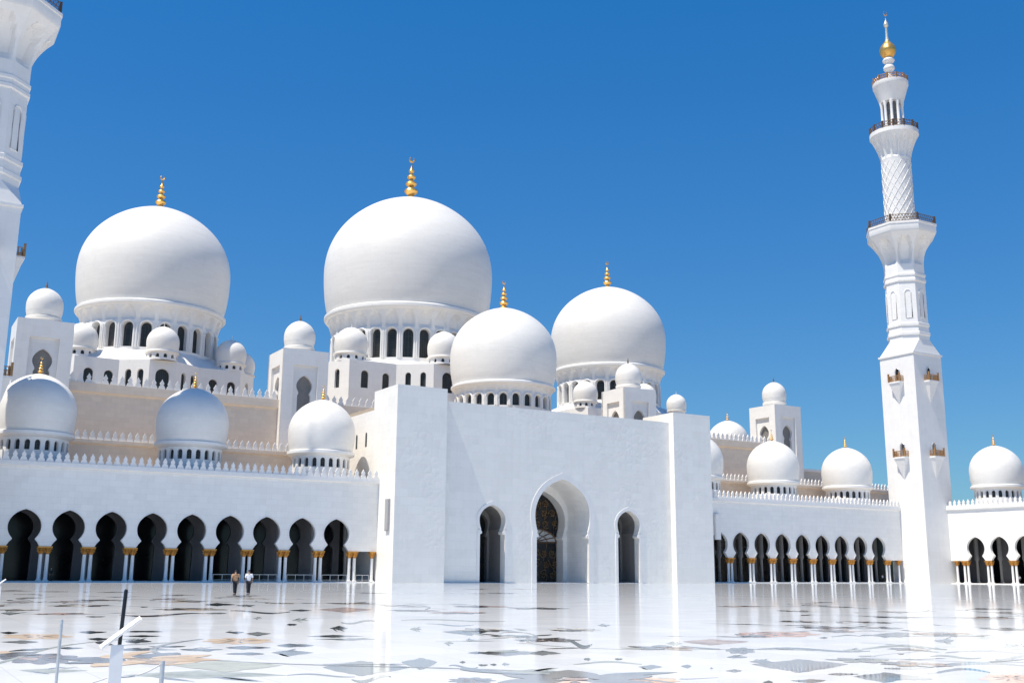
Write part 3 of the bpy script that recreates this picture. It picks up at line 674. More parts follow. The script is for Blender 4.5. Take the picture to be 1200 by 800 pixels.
def big_dome(name, label, cx, cy, R, z0, base_k, N, hw, cat='dome', group=None, nt_=5):
    """z0 = rim height; base_k scales the block below (0: no block)"""
    t = thing(name, label, cat, (cx, cy, 0), 0, group)
    k = R / 13.7
    Rd = R * (.88 if base_k else .885); Rr = R * .955
    zs, zp = (z0 - 7.9*k, z0 - 3.4*k - hw) if base_k else (z0 - 3.9, z0 - 1.85 - hw)
    zt = zp + hw + .25
    zb = zs - 1.2 * k
    if not base_k: zb = 26.0
    drum(t, Rd, N, hw, zb, zs, zp, zt, 1.0 if base_k else .5, .62)
    H = z0 - zt
    fl = niche_flare(lambda z: Rd + (Rr - Rd) * (max(0, (z - zt)/H)) ** 1.6, N, zt, z0 - .12*H, .5*k if base_k else .2, seg=10, rows=10, top=.86)
    ob('flared_cornice', fl, 'plain', t, ang=25)
    ob('rim', MB().lathe([(Rr - .4, z0 - .5*k), (Rr + .02, z0 - .42*k), (Rr + .28*k, z0 - .1*k), (Rr + .28*k, z0 + .28*k), (Rr, z0 + .5*k), (Rr - .5, z0 + .55*k)], 96), 'plain', t)
    sh = ob('shell', MB().lathe(dome_shell(R, z0 + .3, .943), 128), 'dome', t, ang=60)
    zt2 = z0 + .3 + 1.522*R
    finial(sh, zt2 - .1, (10.2 if R > 16 else 6.9 if base_k else 5.4), (1.25 if R > 16 else .95 if base_k else .8))
    ob('ball_plate', MB().lathe([(.12*R, zt2 - .018*R), (.085*R, zt2 + .01*R), (.05*R, zt2 + .05*R), (.03*R, zt2 + .1*R)], 32), 'gold', sh) if not base_k else None
    if not base_k: return t
    b = base_k; za, zc = 28.3, (36.5 if b < 1.2 else 40.3)
    pts = [(-16.3, -8), (-14.4, -12.2), (-7.2, -12.2), (-2.9, -15.6), (1.6, -15.6), (6.5, -12.2), (13.8, -12.2), (17.5, -8), (19, 6), (12, 14), (-12, 14), (-16.3, 8)]
    pts = [(x*b, y*b) for x, y in pts]
    mb = MB(); n = len(pts); wins = []
    for i in range(n):
        p, q = pts[i], pts[(i+1) % n]; L = sqrt((q[0]-p[0])**2 + (q[1]-p[1])**2); tx, ty = (q[0]-p[0])/L, (q[1]-p[1])/L
        fm = lambda u, z, d, p=p, tx=tx, ty=ty: (p[0] + tx*u - ty*d, p[1] + ty*u + tx*d, z)
        if i in (1, 5): hs = [(L*.33, .75, zc - 5.2, zc - 2.6), (L*.78, .72, zc - 5.2, zc - 2.7)]
        elif i in (2, 4): hs = [(L*.32, .55, zc - 5.2, zc - 2.2), (L*.72, .55, zc - 5.2, zc - 2.2)]
        elif i == 3: hs = [(L*.5, 1.15, zc - 5.4, zc - 2.6)]
        elif i in (0, 6): hs = [(L*.5, .6, zc - 5.2, zc - 2.2)]
        elif i in (7, 11): hs = [(L*.25, .8, zc - 5.2, zc - 2.6), (L*.6, .8, zc - 5.2, zc - 2.6)]
        else: hs = []
        mb.strip_wall(fm, 0, L, za, zc, hs, .5, 8)
        wins.append((fm, hs))
    i0 = len(mb.v); mb.v += [(x, y, zc) for x, y in pts]; mb.f.append(list(range(i0, i0 + n)))
    bw = ob('base_block', mb, 'plain', t, ang=0)
    for fm, hs in wins: window_parts(bw, fm, hs, .42)
    # sloping roof between block and drum
    rf = MB(); ro = [(x*.985, y*.985) for x, y in pts]
    for i in range(n):
        p, q = ro[i], ro[(i+1) % n]
        def up(p):
            a = atan2(p[1], p[0]); return ((Rd - .05)*cos(a), (Rd - .05)*sin(a), zb + .9)
        rf.face([p + (zc + .02,), q + (zc + .02,), up(q), up(p)])
    ob('sloping_roof', rf, 'plain', t)
    for (x, y) in ((-.65, -14.2), (-13.2, -9.5), (12.5, -9.8), (17.2, 0), (-14, 8))[:nt_]:
        x *= b; y *= b; rr = 2.75 if b < 1.2 else 3.2
        tw = drum(t, rr*.94, 12, .3, zc - .02, zc + .35, zc + .75, zc + 1.25, .3, .75, name='corner_turret', seg=4, rib=False)
        tw.location = (x, y, 0)
        ob('small_dome', MB().lathe([(rr*.9, zc + 1.2), (rr*1.04, zc + 1.35), (rr*1.04, zc + 1.55), (rr*.95, zc + 1.65)] + dome_shell(rr, zc + 1.7)[1:] + [(.09, zc + 1.72 + rr*1.6), (.03, zc + 2.5 + rr*1.6)], 40), 'dome', tw)
    return t
big_dome('dome', 'big white dome at left on a windowed drum, smaller than the tallest central dome', AX - 52.2, 200, 13.7, 47.2, 1.0, 24, .93, group='three biggest domes of the prayer hall')
big_dome('dome', 'tallest and largest white dome, at the centre on a ring of dark arched windows', AX, 200, 17.8, 52.6, 1.333, 30, 1.03, group='three biggest domes of the prayer hall')
big_dome('dome', 'right big white dome, partly hidden behind the dome over the gateway', AX + 52.2, 200, 13.5, 47.0, 1.0, 24, .93, group='three biggest domes of the prayer hall', nt_=2)
big_dome('dome', 'white dome directly over the gateway, in front of the tallest dome', AX, 159.6, 9.4, 32.8, 0, 24, .62)
# ------------------------------------------------------------------ arcade domes
def small_dome(r=4.95):
    t = thing('dome', '', 'dome', (0, 0, 0), 0, 'domes along the arcade roofs')
    drum(t, 4.3, 22, .33, 14.5, 16.35, 17.35, 18.0, .35, .66, seg=4, rib=False)
    ob('rim', MB().lathe([(4.25, 17.95), (4.75, 18.2), (4.98, 18.35), (4.98, 18.72), (4.7, 18.85)], 64), 'plain', t)
    sh = ob('shell', MB().lathe(dome_shell(r, 18.7), 80), 'dome', t, ang=60)
    ob('ball_plate', MB().lathe([(.62, 26.52), (.42, 26.66), (.25, 26.8)], 20), 'gold', sh)
    finial(sh, 26.55, 2.5, .45)
    return t
S0 = small_dome()
for k, (x, y, lab) in enumerate(((17.5, 151.2, 'leftmost arcade dome, its front in a shadow with scalloped edge'), (37.8, 151.2, 'second arcade dome from the left, almost wholly in shade'), (57.0, 151.2, 'sunlit arcade dome just left of the gateway'), (2*AX - 57, 151.2, 'arcade dome peeking out from behind right gateway pylon'),
   (148.8, 151.2, 'sunlit arcade dome in front of the far right turret'), (169.1, 151.2, 'sunlit arcade dome standing against the sky just left of the slender minaret'), (190.2, 132.3, 'sunlit dome at the right edge, above the arcade wing right of the minaret'), (190.2, 112.2, 'dome on the arcade wing beyond the right edge'))):
    if k == 7: continue
    o = S0 if k == 0 else copy_tree(S0)
    o.location = (x, y, 0); o['label'] = lab
hd = copy_tree(S0); hd.location = (178.4, 196, 11.4); hd['label'] = 'pale dome on a cream wall between right pylon and far right turret'; hd['group'] = 'domes along the arcade roofs'
hw_ = thing('roof_block', 'cream block with merlons under the dome right of the gateway', 'building'); ob('wall', MB().box(165, 192, 188.5, 206, 15, 27.6), 'cream', hw_)
merlons(hw_, 165, 192, 188.4, 27.6, 1.3)
# ------------------------------------------------------------------ minarets
def railing(parent, R, z, h, N, octo, mat='bronze'):
    mb = MB(); pts = []
    for k in range(N):
        a = 2*pi*(k + (.5 if octo else 0))/N; pts.append((R*sin(a), -R*cos(a)))
    for k in range(N):
        p, q = Vector(pts[k] + (z,)), Vector(pts[(k+1) % N] + (z,)); L = (q-p).length
        for f in (.12, .5, 1.0): mb.tube([p + Vector((0, 0, h*f)), q + Vector((0, 0, h*f))], .07, 5)
        m = max(1, int(L/.55))
        for j in range(m):
            a, b = p.lerp(q, j/m), p.lerp(q, (j+1)/m)
            mb.tube([a + Vector((0, 0, h*.12)), b + Vector((0, 0, h))], .045, 4); mb.tube([b + Vector((0, 0, h*.12)), a + Vector((0, 0, h))], .045, 4)
        mb.box(p.x-.16, p.x+.16, p.y-.16, p.y+.16, z, z + h*1.12)
    return ob('railing', mb, mat, parent)
def octring(mb, prof):
    """prof of (apothem, z) swept round an octagon"""
    i = len(mb.v)
    for a, z in prof:
        Rr = a / cos(pi/8)
        for k in range(8): q = 2*pi*(k+.5)/8; mb.v.append((Rr*sin(q), -Rr*cos(q), z))
    for j in range(len(prof)-1):
        for k in range(8): mb.f.append([i+j*8+k, i+j*8+(k+1) % 8, i+(j+1)*8+(k+1) % 8, i+(j+1)*8+k])
    mb.f.append([i+k for k in range(8)][::-1]); mb.f.append([i+(len(prof)-1)*8+k for k in range(8)])
    return mb
def minaret():
    t = thing('minaret', '', 'minaret', (0, 0, 0), 0, 'slender minarets at the court corners')
    h = 4.2
    base = MB()
    for k in range(4):
        c, s = cos(k*pi/2), sin(k*pi/2)
        fm = lambda u, z, d, c=c, s=s: (u*c + (h-d)*s, u*s - (h-d)*c, z)
        base.strip_wall(fm, -h, h, -.02, 45.2, [(0, .42, 24.6, 26.9), (0, .42, 39.7, 42.0)][:1], .6)
    ob('square_shaft', base, 'plain', t, ang=0)
    for k in range(4):
        c, s = cos(k*pi/2), sin(k*pi/2)
        fm = lambda u, z, d, c=c, s=s: (u*c + (h-d)*s, u*s - (h-d)*c, z)
        for zf in (24.6, 39.8):
            b = MB(); w_, dp = 1.45, 1.25
            # slab and tapering corbel
            sl = [fm(-w_, 0, -dp), fm(w_, 0, -dp), fm(w_, 0, .0), fm(-w_, 0, .0)]
            for z0_, z1_, k_ in ((zf - .3, zf, 1.0),):
                i = len(b.v); b.v += [(x, y, z0_) for x, y, _ in sl] + [(x, y, z1_) for x, y, _ in sl]
                b.f += [[i, i+1, i+2, i+3], [i+4, i+5, i+6, i+7], [i, i+1, i+5, i+4], [i+1, i+2, i+6, i+5], [i+2, i+3, i+7, i+6], [i+3, i, i+4, i+7]]
            tip = fm(0, 0, .02); i = len(b.v)
            in_ = [fm(-w_*.93, 0, -dp*.93), fm(w_*.93, 0, -dp*.93), fm(w_*.93, 0, .02), fm(-w_*.93, 0, .02)]
            b.v += [(x, y, zf - .3) for x, y, _ in in_] + [(tip[0], tip[1], zf - 4.6)]
            b.f += [[i, i+1, i+4], [i+1, i+2, i+4], [i+3, i, i+4], [i+2, i+3, i+4]]
            bo = ob('balcony', b, 'plain', t)
            r = MB()
            path = [fm(-w_ + .1, 0, -.05), fm(-w_ + .1, 0, -dp + .1), fm(w_ - .1, 0, -dp + .1), fm(w_ - .1, 0, -.05)]
            for (a, e) in zip(path, path[1:]):
                a, e = Vector(a[:2] + (zf,)), Vector(e[:2] + (zf,)); m = max(2, int((e-a).length/.34))
                for f in (.12, .95): r.tube([a + Vector((0, 0, 1.2*f)), e + Vector((0, 0, 1.2*f))], .07, 5)
                for j in range(m+1): p = a.lerp(e, j/m); r.tube([p, p + Vector((0, 0, .5)), p + Vector((0, 0, 1.15))], [.06, .1, .05], 5)
            for p in path[1:3]: r.box(p[0]-.14, p[0]+.14, p[1]-.14, p[1]+.14, zf, zf + 1.7)
            ob('railing', r, 'terra', bo)
            dmb = arch_pane(lambda u, z, d: fm(u, z, -.03 if zf > 30 else .5), 0, .42, zf, zf + 2.3, 0)
            ob('door', dmb, 'darkglass', bo)
            fr = MB(); q = [(-.5, zf)] + [(-.5*cos(pi*j/10), zf + 2.3 + .5*sin(pi*j/10)) for j in range(11)] + [(.5, zf)]
            fr.tube([fm(u, z, -.03) for u, z in q], .12, 5); ob('door_surround', fr, 'steel', bo)
    # shoulder from square to octagon
    sh = MB(); sq = [(-h, -h), (h, -h), (h, h), (-h, h)]; a8 = 3.85; R8 = a8/cos(pi/8)
    sh.box(-h - .22, h + .22, -h - .22, h + .22, 45.2, 45.55)
    oc = [(R8*sin(2*pi*(k+.5)/8), -R8*cos(2*pi*(k+.5)/8)) for k in range(8)]   # 0: front-right of -Y face ... counter-clockwise
    for k in range(4):
        A, B = sq[k], sq[(k+1) % 4]; o1, o2, o3 = oc[(2*k - 1) % 8], oc[(2*k) % 8], oc[(2*k + 1) % 8]
        sh.face([A + (45.55,), B + (45.55,), o2 + (48.5,), o1 + (48.5,)]); sh.face([B + (45.55,), o3 + (48.5,), o2 + (48.5,)])
    ob('shoulder', sh, 'plain', t)
    o8 = MB(); octring(o8, [(3.85, 48.4), (3.85, 49.3), (4.08, 49.45), (4.08, 49.95), (3.88, 50.1), (3.85, 51.2), (4.05, 51.35), (4.05, 51.85), (3.83, 52.0), (3.8, 60.6), (4.03, 60.75), (4.03, 61.2), (3.9, 61.35), (3.9, 61.8), (4.03, 61.95), (4.03, 62.35), (3.83, 62.5), (3.83, 64.4)])
    ob('octagonal_shaft', o8, 'plain', t, ang=20)
    for k in range(8):
        a = 2*pi*k/8; n = (sin(a), -cos(a)); tg = (cos(a), sin(a)); P = MB()
        for s in (-.95, 0.0):
            q = [(s + .08, 53.2)] + [(s + .475 - .39*cos(pi*j/8), 58.0 + .45*sin(pi*j/8)) for j in range(9)] + [(s + .87, 53.2)]
        q = [(-.62, 53.0)] + [(-.62*cos(pi*j/10), 58.2 + .7*sin(pi*j/10)) for j in range(11)] + [(.62, 53.0), (-.62, 53.0)]
        P.tube([(n[0]*3.84 + tg[0]*u, n[1]*3.84 + tg[1]*u, z) for u, z in q], .11, 5)
        ob('blind_arch', P, 'plain', t)
    fl = niche_flare(lambda z: 3.83 + 2.7*((z - 64.4)/6.4)**2.0, 8, 64.4, 70.8, 1.05, octo=True, top=.86, seg=12, rows=16)
    ob('flared_gallery', fl, 'plain', t, ang=25)
    octring(g1 := MB(), [(6.5, 70.8), (6.62, 71.0), (6.62, 72.3), (6.75, 72.4), (6.75, 72.8), (6.4, 72.82)]); ob('gallery_floor', g1, 'plain', t)
    railing(t, 6.95, 72.8, 1.5, 8, True)
    cyl = MB().lathe([(3.1, 72.7), (3.1, 73.6), (2.95, 73.8), (3.0, 87.8), (3.1, 88.3)], 48); ob('round_shaft', cyl, 'plain', t)
    lat = MB()
    for k in range(14):
        for sg in (-1, 1):
            lat.tube([(3.02*sin(2*pi*k/14 + sg*j*.12), -3.02*cos(2*pi*k/14 + sg*j*.12), 73.7 + j*.63) for j in range(23)], .06, 4)
    ob('diamond_lattice', lat, 'plain', t)
    ob('flared_gallery', niche_flare(lambda z: 3.1 + 1.8*((z - 88.3)/5.2)**1.5, 14, 88.3, 93.5, .35, top=.9, seg=8, rows=12), 'plain', t, ang=25)
    ob('gallery_floor', MB().lathe([(4.88, 93.45), (5.02, 93.6), (5.02, 94.5), (4.6, 94.52)], 48), 'plain', t)
    railing(t, 4.9, 94.5, 1.35, 14, False, 'bronze')
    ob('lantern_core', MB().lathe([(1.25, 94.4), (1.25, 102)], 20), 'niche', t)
    for k in range(10):
        a = 2*pi*(k+.5)/10; ob('lantern_column', MB().lathe([(.42, 94.5), (.42, 94.9), (.3, 95.1), (.28, 100.6), (.42, 101.2), (.42, 101.8)], 10, 2.15*sin(a), -2.15*cos(a)), 'plain', t)
    ob('flared_gallery', niche_flare(lambda z: 2.5 + 1.15*((z - 101.6)/3.6)**1.3, 10, 101.6, 105.2, .2, top=.9, seg=8, rows=8), 'plain', t, ang=25)
    ob('gallery_floor', MB().lathe([(2.0, 101.6), (2.5, 101.61), (3.62, 105.15), (3.7, 105.3), (3.7, 106.1), (1.0, 106.12)], 40), 'plain', t)
    railing(t, 3.55, 106.1, 1.15, 12, False, 'terra')
    ob('neck', MB().lathe(smooth_prof([(1.05, 106.0), (.8, 107.5), (.62, 108.6), (.7, 109.1), (1.12, 109.5), (1.15, 110.1), (.75, 110.6), (.7, 110.9), (1.22, 111.4), (1.22, 111.8), (.8, 112.3)], 3), 28), 'plain', t)
    ob('gilded_ball', MB().lathe(smooth_prof([(.7, 112.2), (1.25, 112.7), (1.7, 113.6), (1.72, 114.3), (1.35, 115.2), (.75, 115.9), (.42, 116.5)], 4), 32), 'gold', t)
    sp = ob('spire', MB().lathe(smooth_prof([(.42, 116.4), (.3, 117.4), (.25, 118.8), (.25, 119.5), (.5, 120.0), (.5, 120.5), (.22, 121.0), (.1, 121.6), (.05, 122.4)], 3), 16), 'palegold', t)
    c = MB(); c.tube([(.55*sin(radians(30 + 300*j/14)), 0, 123.0 + .55*cos(radians(30 + 300*j/14))) for j in range(15)], [.02 + .09*sin(pi*j/14) for j in range(15)], 6); ob('crescent', c, 'gold', sp)
    return t
M0 = minaret(); M0.location = (180.9, 143.25, 0); M0['label'] = 'slender white minaret standing whole against the sky at right, gold ball on top'
M1 = copy_tree(M0); M1.location = (7.8, 143.2, 0); M1['label'] = 'white minaret cut off by the left edge, only its dark balcony and side showing'
# ------------------------------------------------------------------ floor inlays
def inlay():
    z = .001; k_ = 0
    for (kind, c, *q) in INLAY:
        P = [Vector((q[2*i], q[2*i+1])) for i in range(4)]
        bil = lambda u, v: (P[0]*(1-u)*(1-v) + P[1]*u*(1-v) + P[2]*u*v + P[3]*(1-u)*v)
        mb = MB(); n = 40; pts = []
        ph = R_.uniform(0, 6); zz = z + .0007 * (k_ % 5); k_ += 1
        if kind == 'l':        # leaf: tapering ends, one fuller side
            b = R_.uniform(-.12, .12)
            for k in range(n):
                a = 2*pi*k/n; x = -1 + 4*k/n if k <= n/2 else 3 - 4*k/n; y = (1 if k <= n/2 else -1) * max(0, 1 - abs(x)**1.8)**.85 * (1 + .10*sin(9*x + ph) + .06*sin(23*x + 2*ph))
                u, v = .5 + .5*x, .5 + .46*y*(1 + .25*sin(3*x + ph)) + 1.6*b*(1 - x*x)
                pts.append(bil(u, v))
        elif kind == 'f':      # flower: lobed edge
            m = R_.choice((7, 8, 9))
            for k in range(72):
                a = 2*pi*k/72; r = .36 + .14*abs(sin(m*a/2 + ph)); pts.append(bil(.5 + r*cos(a), .5 + r*sin(a)))
        else:                  # band: winding stem
            up, dn = [], []
            for k in range(25):
                u = k/24; v = .5 + .34*sin(ph + u*5.2); wv = .07 + .12*sin(pi*u)
                up.append(bil(u, v + wv)); dn.append(bil(u, v - wv))
            pts = up + dn[::-1]
        nm = {'l': 'inlaid_leaf', 'f': 'inlaid_flower', 'b': 'inlaid_stem'}[kind]
        mb.face([(p.x, p.y, zz) for p in pts])
        key = 'inlay_' + INL[c][0]
        if key not in M: M[key] = inlay_mat(key, *INL[c][1:])
        o = ob(nm, mb, key, plaza)
        if kind == 'l' and c == 'g':   # side leaves growing off the main one
            mb = MB()
            for j in range(3):
                u0, v0, du = R_.uniform(.1, .6), R_.choice((-.35, 1.35)), R_.uniform(.25, .4)
                mb.face([(p.x, p.y, zz + .0006) for p in [bil(u0 + du*tt, .5 + (v0 - .5)*(.35 + tt) * .75 + ww) for tt, ww in ((0, 0), (.3, .16), (.65, .14), (1, 0), (.7, -.1), (.35, -.14))]])
            ob('side_leaf', mb, key, o, ang=0)
        if kind == 'f':        # darker petals and heart
            mb = MB()
            for j in range(7):
                a = 2*pi*j/7 + ph; L_ = R_.uniform(.16, .3)
                mb.face([(p.x, p.y, zz + .0012) for p in [bil(.5 + (.06 + L_*s_)*cos(a) - wv*sin(a), .5 + (.06 + L_*s_)*sin(a) + wv*cos(a)) for s_, wv in ((0, 0), (.3, .03), (.6, .035), (1, 0), (.6, -.02), (.3, -.02))]])
            kk = 'inlay_' + INL['m'][0]
            if kk not in M: M[kk] = inlay_mat(kk, *INL['m'][1:])
            ob('petal', mb, kk, o)
inlay()
# flowing vines with leaves and flowers set into the marble, one sheet per stone colour
VB = {}
def vb(c): return VB.setdefault(c, MB())
rv = random.Random(21)
def lay(c, pts, z=None): z = z or .0052 + rv.random()*.004; vb(c).face([(x, y, z) for x, y in pts])
def leaf_at(c, x, y, a, L, W, bend):
    up, dn = [], []
    for k in range(11):
        t = k/10; h = W * (sin(pi * t**.8)) ** .8 if 0 < t < 1 else 0; q = bend * L * t * t
        up.append((x + L*t*cos(a) - (q + h)*sin(a), y + L*t*sin(a) + (q + h)*cos(a))); dn.append((x + L*t*cos(a) - (q - h)*sin(a), y + L*t*sin(a) + (q - h)*cos(a)))
    lay(c, up + dn[1:-1][::-1])
def flower_at(c, c2, x, y, r):
    m = rv.choice((5, 6, 7, 8)); p0 = rv.uniform(0, 6)
    for k in range(m):
        a = p0 + 2*pi*k/m; leaf_at(c if rv.random() < .8 else c2, x + .16*r*cos(a), y + .16*r*sin(a), a, r*rv.uniform(.75, .95), r*.27, rv.uniform(-.15, .15))
        leaf_at(c2, x + .2*r*cos(a), y + .2*r*sin(a), a, r*.5, r*.06, 0)
    lay(c2, [(x + .14*r*cos(2*pi*k/12), y + .14*r*sin(2*pi*k/12)) for k in range(12)])
def vine(x, y, a, n, cs, cl, cf, s):
    pts = []; ph = rv.uniform(0, 6); cur = rv.uniform(.10, .2) * rv.choice((-1, 1))
    for k in range(n):
        a += cur * sin(ph + k*.19) ; x += .8*s*cos(a); y += .8*s*sin(a); pts.append((x, y, a))
        if k % 4 == 2:
            sg = rv.choice((-1, 1)); leaf_at(rv.choice(cl), x, y, a + sg*rv.uniform(.5, 1.1), s*rv.uniform(1.0, 2.6), s*rv.uniform(.12, .3), rv.uniform(-.35, .35))
        if k % 13 == 9: flower_at(*rv.choice(cf), x + s*sin(a), y - s*cos(a), s*rv.uniform(.9, 1.9))
    w_ = .085 * s; zv = .005 + rv.random()*.0002
    for (p, q) in zip(pts, pts[1:]):
        lay(cs, [(p[0] - w_*sin(p[2]), p[1] + w_*cos(p[2])), (p[0] + w_*sin(p[2]), p[1] - w_*cos(p[2])), (q[0] + w_*sin(q[2]), q[1] - w_*cos(q[2])), (q[0] - w_*sin(q[2]), q[1] + w_*cos(q[2]))], zv)
    flower_at(*rv.choice(cf), x, y, 1.9*s)
WARM = [('t', 'n'), ('p', 'm'), ('w', 't'), ('r', 'm'), ('n', 'd')]
for _ in range(15):       # left half of the court: dense and dark
    Y_ = 20 + 80 * rv.random() ** 1.2; t_ = rv.uniform(-.02, .42)
    vine(t_ * Y_, Y_, rv.uniform(0, 6.28), rv.randint(26, 44), rv.choice('eg'), rv.choice((['g', 'o', 'n'], ['o', 'v'], ['e', 'g', 'm'], ['g', 'b', 't'])), WARM, rv.uniform(.55, .95))
for _ in range(13):       # right half: pale and sparse
    Y_ = 17 + 24 * rv.random() ** 1.2; t_ = rv.uniform(.4, 1.3)
    vine(t_ * Y_, Y_, rv.uniform(0, 6.28), rv.randint(20, 40), rv.choice('bg'), rv.choice((['g', 'b', 'n'], ['t', 'o'], ['b', 'g', 'v'])), [('n', 'm'), ('p', 'm'), ('v', 'd'), ('w', 'g')], rv.uniform(.4, .75))
for c_, mb in VB.items():
    key = 'inlay_' + INL[c_][0]
    if key not in M: M[key] = inlay_mat(key, *INL[c_][1:])
    o = ob('inlaid_vine', mb, key, plaza, ang=0); o['kind'] = 'stuff'
# ------------------------------------------------------------------ barrier posts in the foreground
def post(label, x, y, r, h):
    t = thing('barrier_post', label, 'post', (x, y, 0), 0, 'barrier posts in the foreground')
    ob('pole', MB().lathe([(r, .02), (r, h - .02), (r*.8, h)], 14), 'steel', t); ob('foot', MB().lathe([(.15, 0), (.15, .018), (.05, .03), (r, .035)], 20), 'steel', t)
    return t
post('thin pale barrier post, far left in the foreground', 1.52, 10, .013, 1.35)
post('short steel barrier post right of the slanted white sign', 2.40, 10.05, .02, .98)
def sign(label, x, y, pole):
    t = thing('sign_stand', label, 'sign', (x, y, 0), radians(-8))
    ob('pillar', MB().box(-.052, .052, -.03, .03, 0, 1.13), 'whitepaint', t)
    b = MB(); b.box(-.20, .20, -.012, .012, -.02, .02); o = ob('board', b, 'whitepaint', t, (.02, -.02, 1.235)); o.rotation_euler = (radians(-35), radians(-38), 0)
    bb = MB(); bb.box(-.19, .19, -.0145, -.0122, -.017, .017); o2 = ob('board_face', bb, 'steel', o)
    if pole:
        p = ob('pole', MB().lathe([(.017, 1.02), (.017, 1.585), (.012, 1.6)], 12), 'black', t, (-.02, .09, 0)); p.rotation_euler = (0, radians(2.2), 0)
    return t
sign('white sign pillar with a slanted board and a black pole, nearest the camera', 1.99, 10, True)
sign('white sign pillar with slanted board far off at the left edge of the plaza', 4.35, 43, False)
def rope(label, a, b, sag):
    A, B = Vector(a), Vector(b); return tag(ob('rope', MB().tube([A.lerp(B, k/16) - Vector((0, 0, sag*4*(k/16)*(1-k/16))) for k in range(17)], .006, 5), 'rope'), label, 'rope')
rope('thin rope from the short steel post to the sign pillar', (2.38, 10.05, .95), (2.04, 10, .86), .03)
rope('thin rope running left from the sign pillar out of the picture', (1.93, 10, .86), (1.0, 9.6, .74), .03)
# ------------------------------------------------------------------ people
def skin_chain(nm, joints, edges, mat, parent, sub=1):
    me = bpy.data.meshes.new(nm); me.from_pydata([j[:3] for j in joints], edges, [])
    o = bpy.data.objects.new(nm, me); sc.collection.objects.link(o)
    md = o.modifiers.new('skin', 'SKIN'); md.use_smooth_shade = True
    for v, j in zip(me.skin_vertices[0].data, joints): v.radius = j[3] if isinstance(j[3], tuple) else (j[3], j[3])
    me.skin_vertices[0].data[0].use_root = True
    s = o.modifiers.new('sub', 'SUBSURF'); s.levels = sub; s.render_levels = sub
    dg = bpy.context.evaluated_depsgraph_get(); m2 = bpy.data.meshes.new_from_object(o.evaluated_get(dg)); m2.name = nm
    bpy.data.objects.remove(o); m2.materials.clear(); m2.materials.append(M[mat]); m2.polygons.foreach_set('use_smooth', [True]*len(m2.polygons))
    return inst(nm, m2, parent)
M['skin'] = plain('skin', (.32, .19, .12), .55); M['hair'] = plain('black_hair', (.012, .01, .01), .5)
M['tanshirt'] = plain('tan_shirt_cloth', (.46, .27, .15), .8, 0, .3, 8); M['whiteshirt'] = plain('white_shirt_cloth', (.78, .79, .82), .8, 0, .04, 8)
M['trousers'] = plain('dark_trousers', (.012, .012, .018), .8, 0, .2, 8); M['shoe'] = plain('black_shoe', (.01, .01, .01), .4); M['robe'] = plain('dark_robe', (.03, .03, .035), .8)
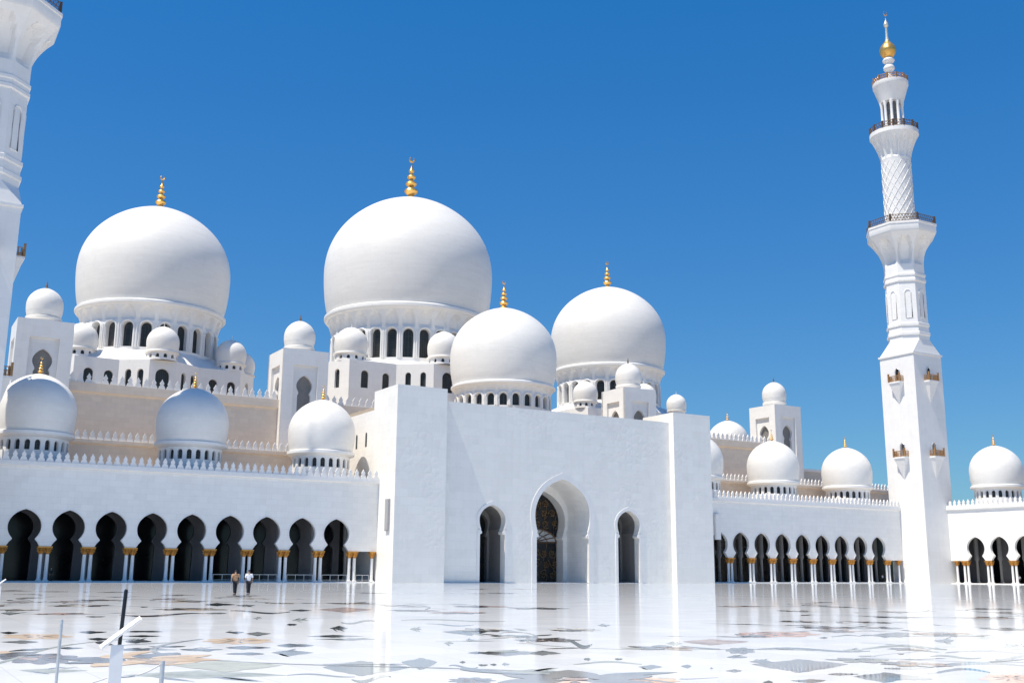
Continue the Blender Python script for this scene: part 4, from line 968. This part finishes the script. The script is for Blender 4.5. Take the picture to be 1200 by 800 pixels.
def person(label, x, y, rz, shirt, H=1.74, stride=.2, group=None, long_=False, bulk=1.0, hood=None):
    t = thing('person', label, 'person', (x, y, 0), rz, group); t.scale = (H/1.74,)*3
    s = stride
    # faces local -Y; joints of the body
    J = [(0, 0, .95, (.125*bulk, .09)), (0, 0, 1.15, (.12*bulk, .085)), (0, .01, 1.38, (.15*bulk, .09)), (0, .0, 1.48, .055), (0, -.02, 1.60, (.072, .088)), (0, -.02, 1.70, (.06, .07)),
         (-.09, 0, .88, .085), (-.09, -s*.55, .48, .058), (-.09, -s*.7, .08, .042), (-.09, -s*.7 - .14, .035, .034),
         (.09, 0, .88, .085), (.09, s*.35, .48, .058), (.09, s*1.0, .10, .042), (.09, s*1.0 - .12, .035, .034),
         (-.19*bulk, .01, 1.40, .052), (-.25*bulk, .05, 1.14, .043), (-.24*bulk, -.06 + s*.2, .92, .034), (-.23*bulk, -.10 + s*.2, .82, .034), (-.225*bulk, -.12 + s*.2, .75, .018),
         (.19*bulk, .01, 1.40, .052), (.25*bulk, .05, 1.14, .043), (.24*bulk, -.02 - s*.3, .92, .034), (.23*bulk, -.05 - s*.3, .82, .034), (.225*bulk, -.07 - s*.3, .75, .018)]
    E = [(0, 1), (1, 2), (2, 3), (3, 4), (4, 5), (0, 6), (6, 7), (7, 8), (8, 9), (0, 10), (10, 11), (11, 12), (12, 13), (2, 14), (14, 15), (15, 16), (16, 17), (17, 18), (2, 19), (19, 20), (20, 21), (21, 22), (22, 23)]
    skin_chain('body', J, E, 'skin', t)
    g = lambda k, r: J[k][:3] + (r,)
    skin_chain('shirt', [(0, 0, .88, (.165*bulk, .125)), g(1, (.16*bulk, .12)), g(2, (.178*bulk, .118)), (0, 0, 1.45, (.09, .075)), g(14, .078), (J[15][0], J[15][1], 1.16, .068), g(19, .078), (J[20][0], J[20][1], 1.16, .068)], [(0, 1), (1, 2), (2, 3), (2, 4), (4, 5), (2, 6), (6, 7)], shirt, t)
    if long_:
        skin_chain('robe', [(0, 0, .98, (.17, .13)), (0, 0, .5, (.17, .14)), (0, 0, .1, (.2, .17))], [(0, 1), (1, 2)], shirt, t)
    else:
        skin_chain('trousers', [(0, 0, .93, (.15*bulk, .115)), g(6, .107), g(7, .083), (J[8][0], J[8][1], .1, .068), g(10, .107), g(11, .083), (J[12][0], J[12][1], .13, .068)], [(0, 1), (1, 2), (2, 3), (0, 4), (4, 5), (5, 6)], 'trousers', t)
    for a, b in ((8, 9), (12, 13)): skin_chain('shoe', [(J[a][0], J[a][1] + .05, .045, .05), (J[b][0], J[b][1] - .06, .038, .046)], [(0, 1)], 'shoe', t)
    skin_chain('hair' if not hood else 'head_scarf', [(0, .0, 1.585, (.078, .085)), (0, .005, 1.68, (.085, .092)), (0, 0, 1.735, (.06, .07))], [(0, 1), (1, 2)], 'hair' if not hood else hood, t)
    face = MB(); face.lathe([(.001, -.02), (.014, -.012), (.016, 0), (.001, .02)], 8, 0, -.125, 1.615); ob('nose', face, 'skin', t)
    return t
person('man in a tan shirt and dark trousers walking away across the plaza', 22.36, 74.7, pi + .1, 'tanshirt', 1.72, .12, 'two men walking across the plaza', bulk=1.12)
person('man in a white shirt and dark trousers walking away across the plaza', 23.24, 74.5, pi - .05, 'whiteshirt', 1.74, .14, 'two men walking across the plaza')
person('person in dark robe and white headscarf in the shade of the left arcade', 20.5, 146.6, .3, 'robe', 1.7, .03, None, True, hood='whiteshirt')
person('person in white clothes in the dark arcade bay beside the minaret', 172.6, 146.8, .2, 'whiteshirt', 1.7, .05)
person('person in white clothes inside the arcade wing at right', 185.6, 126.2, -pi/2, 'whiteshirt', 1.72, .05)
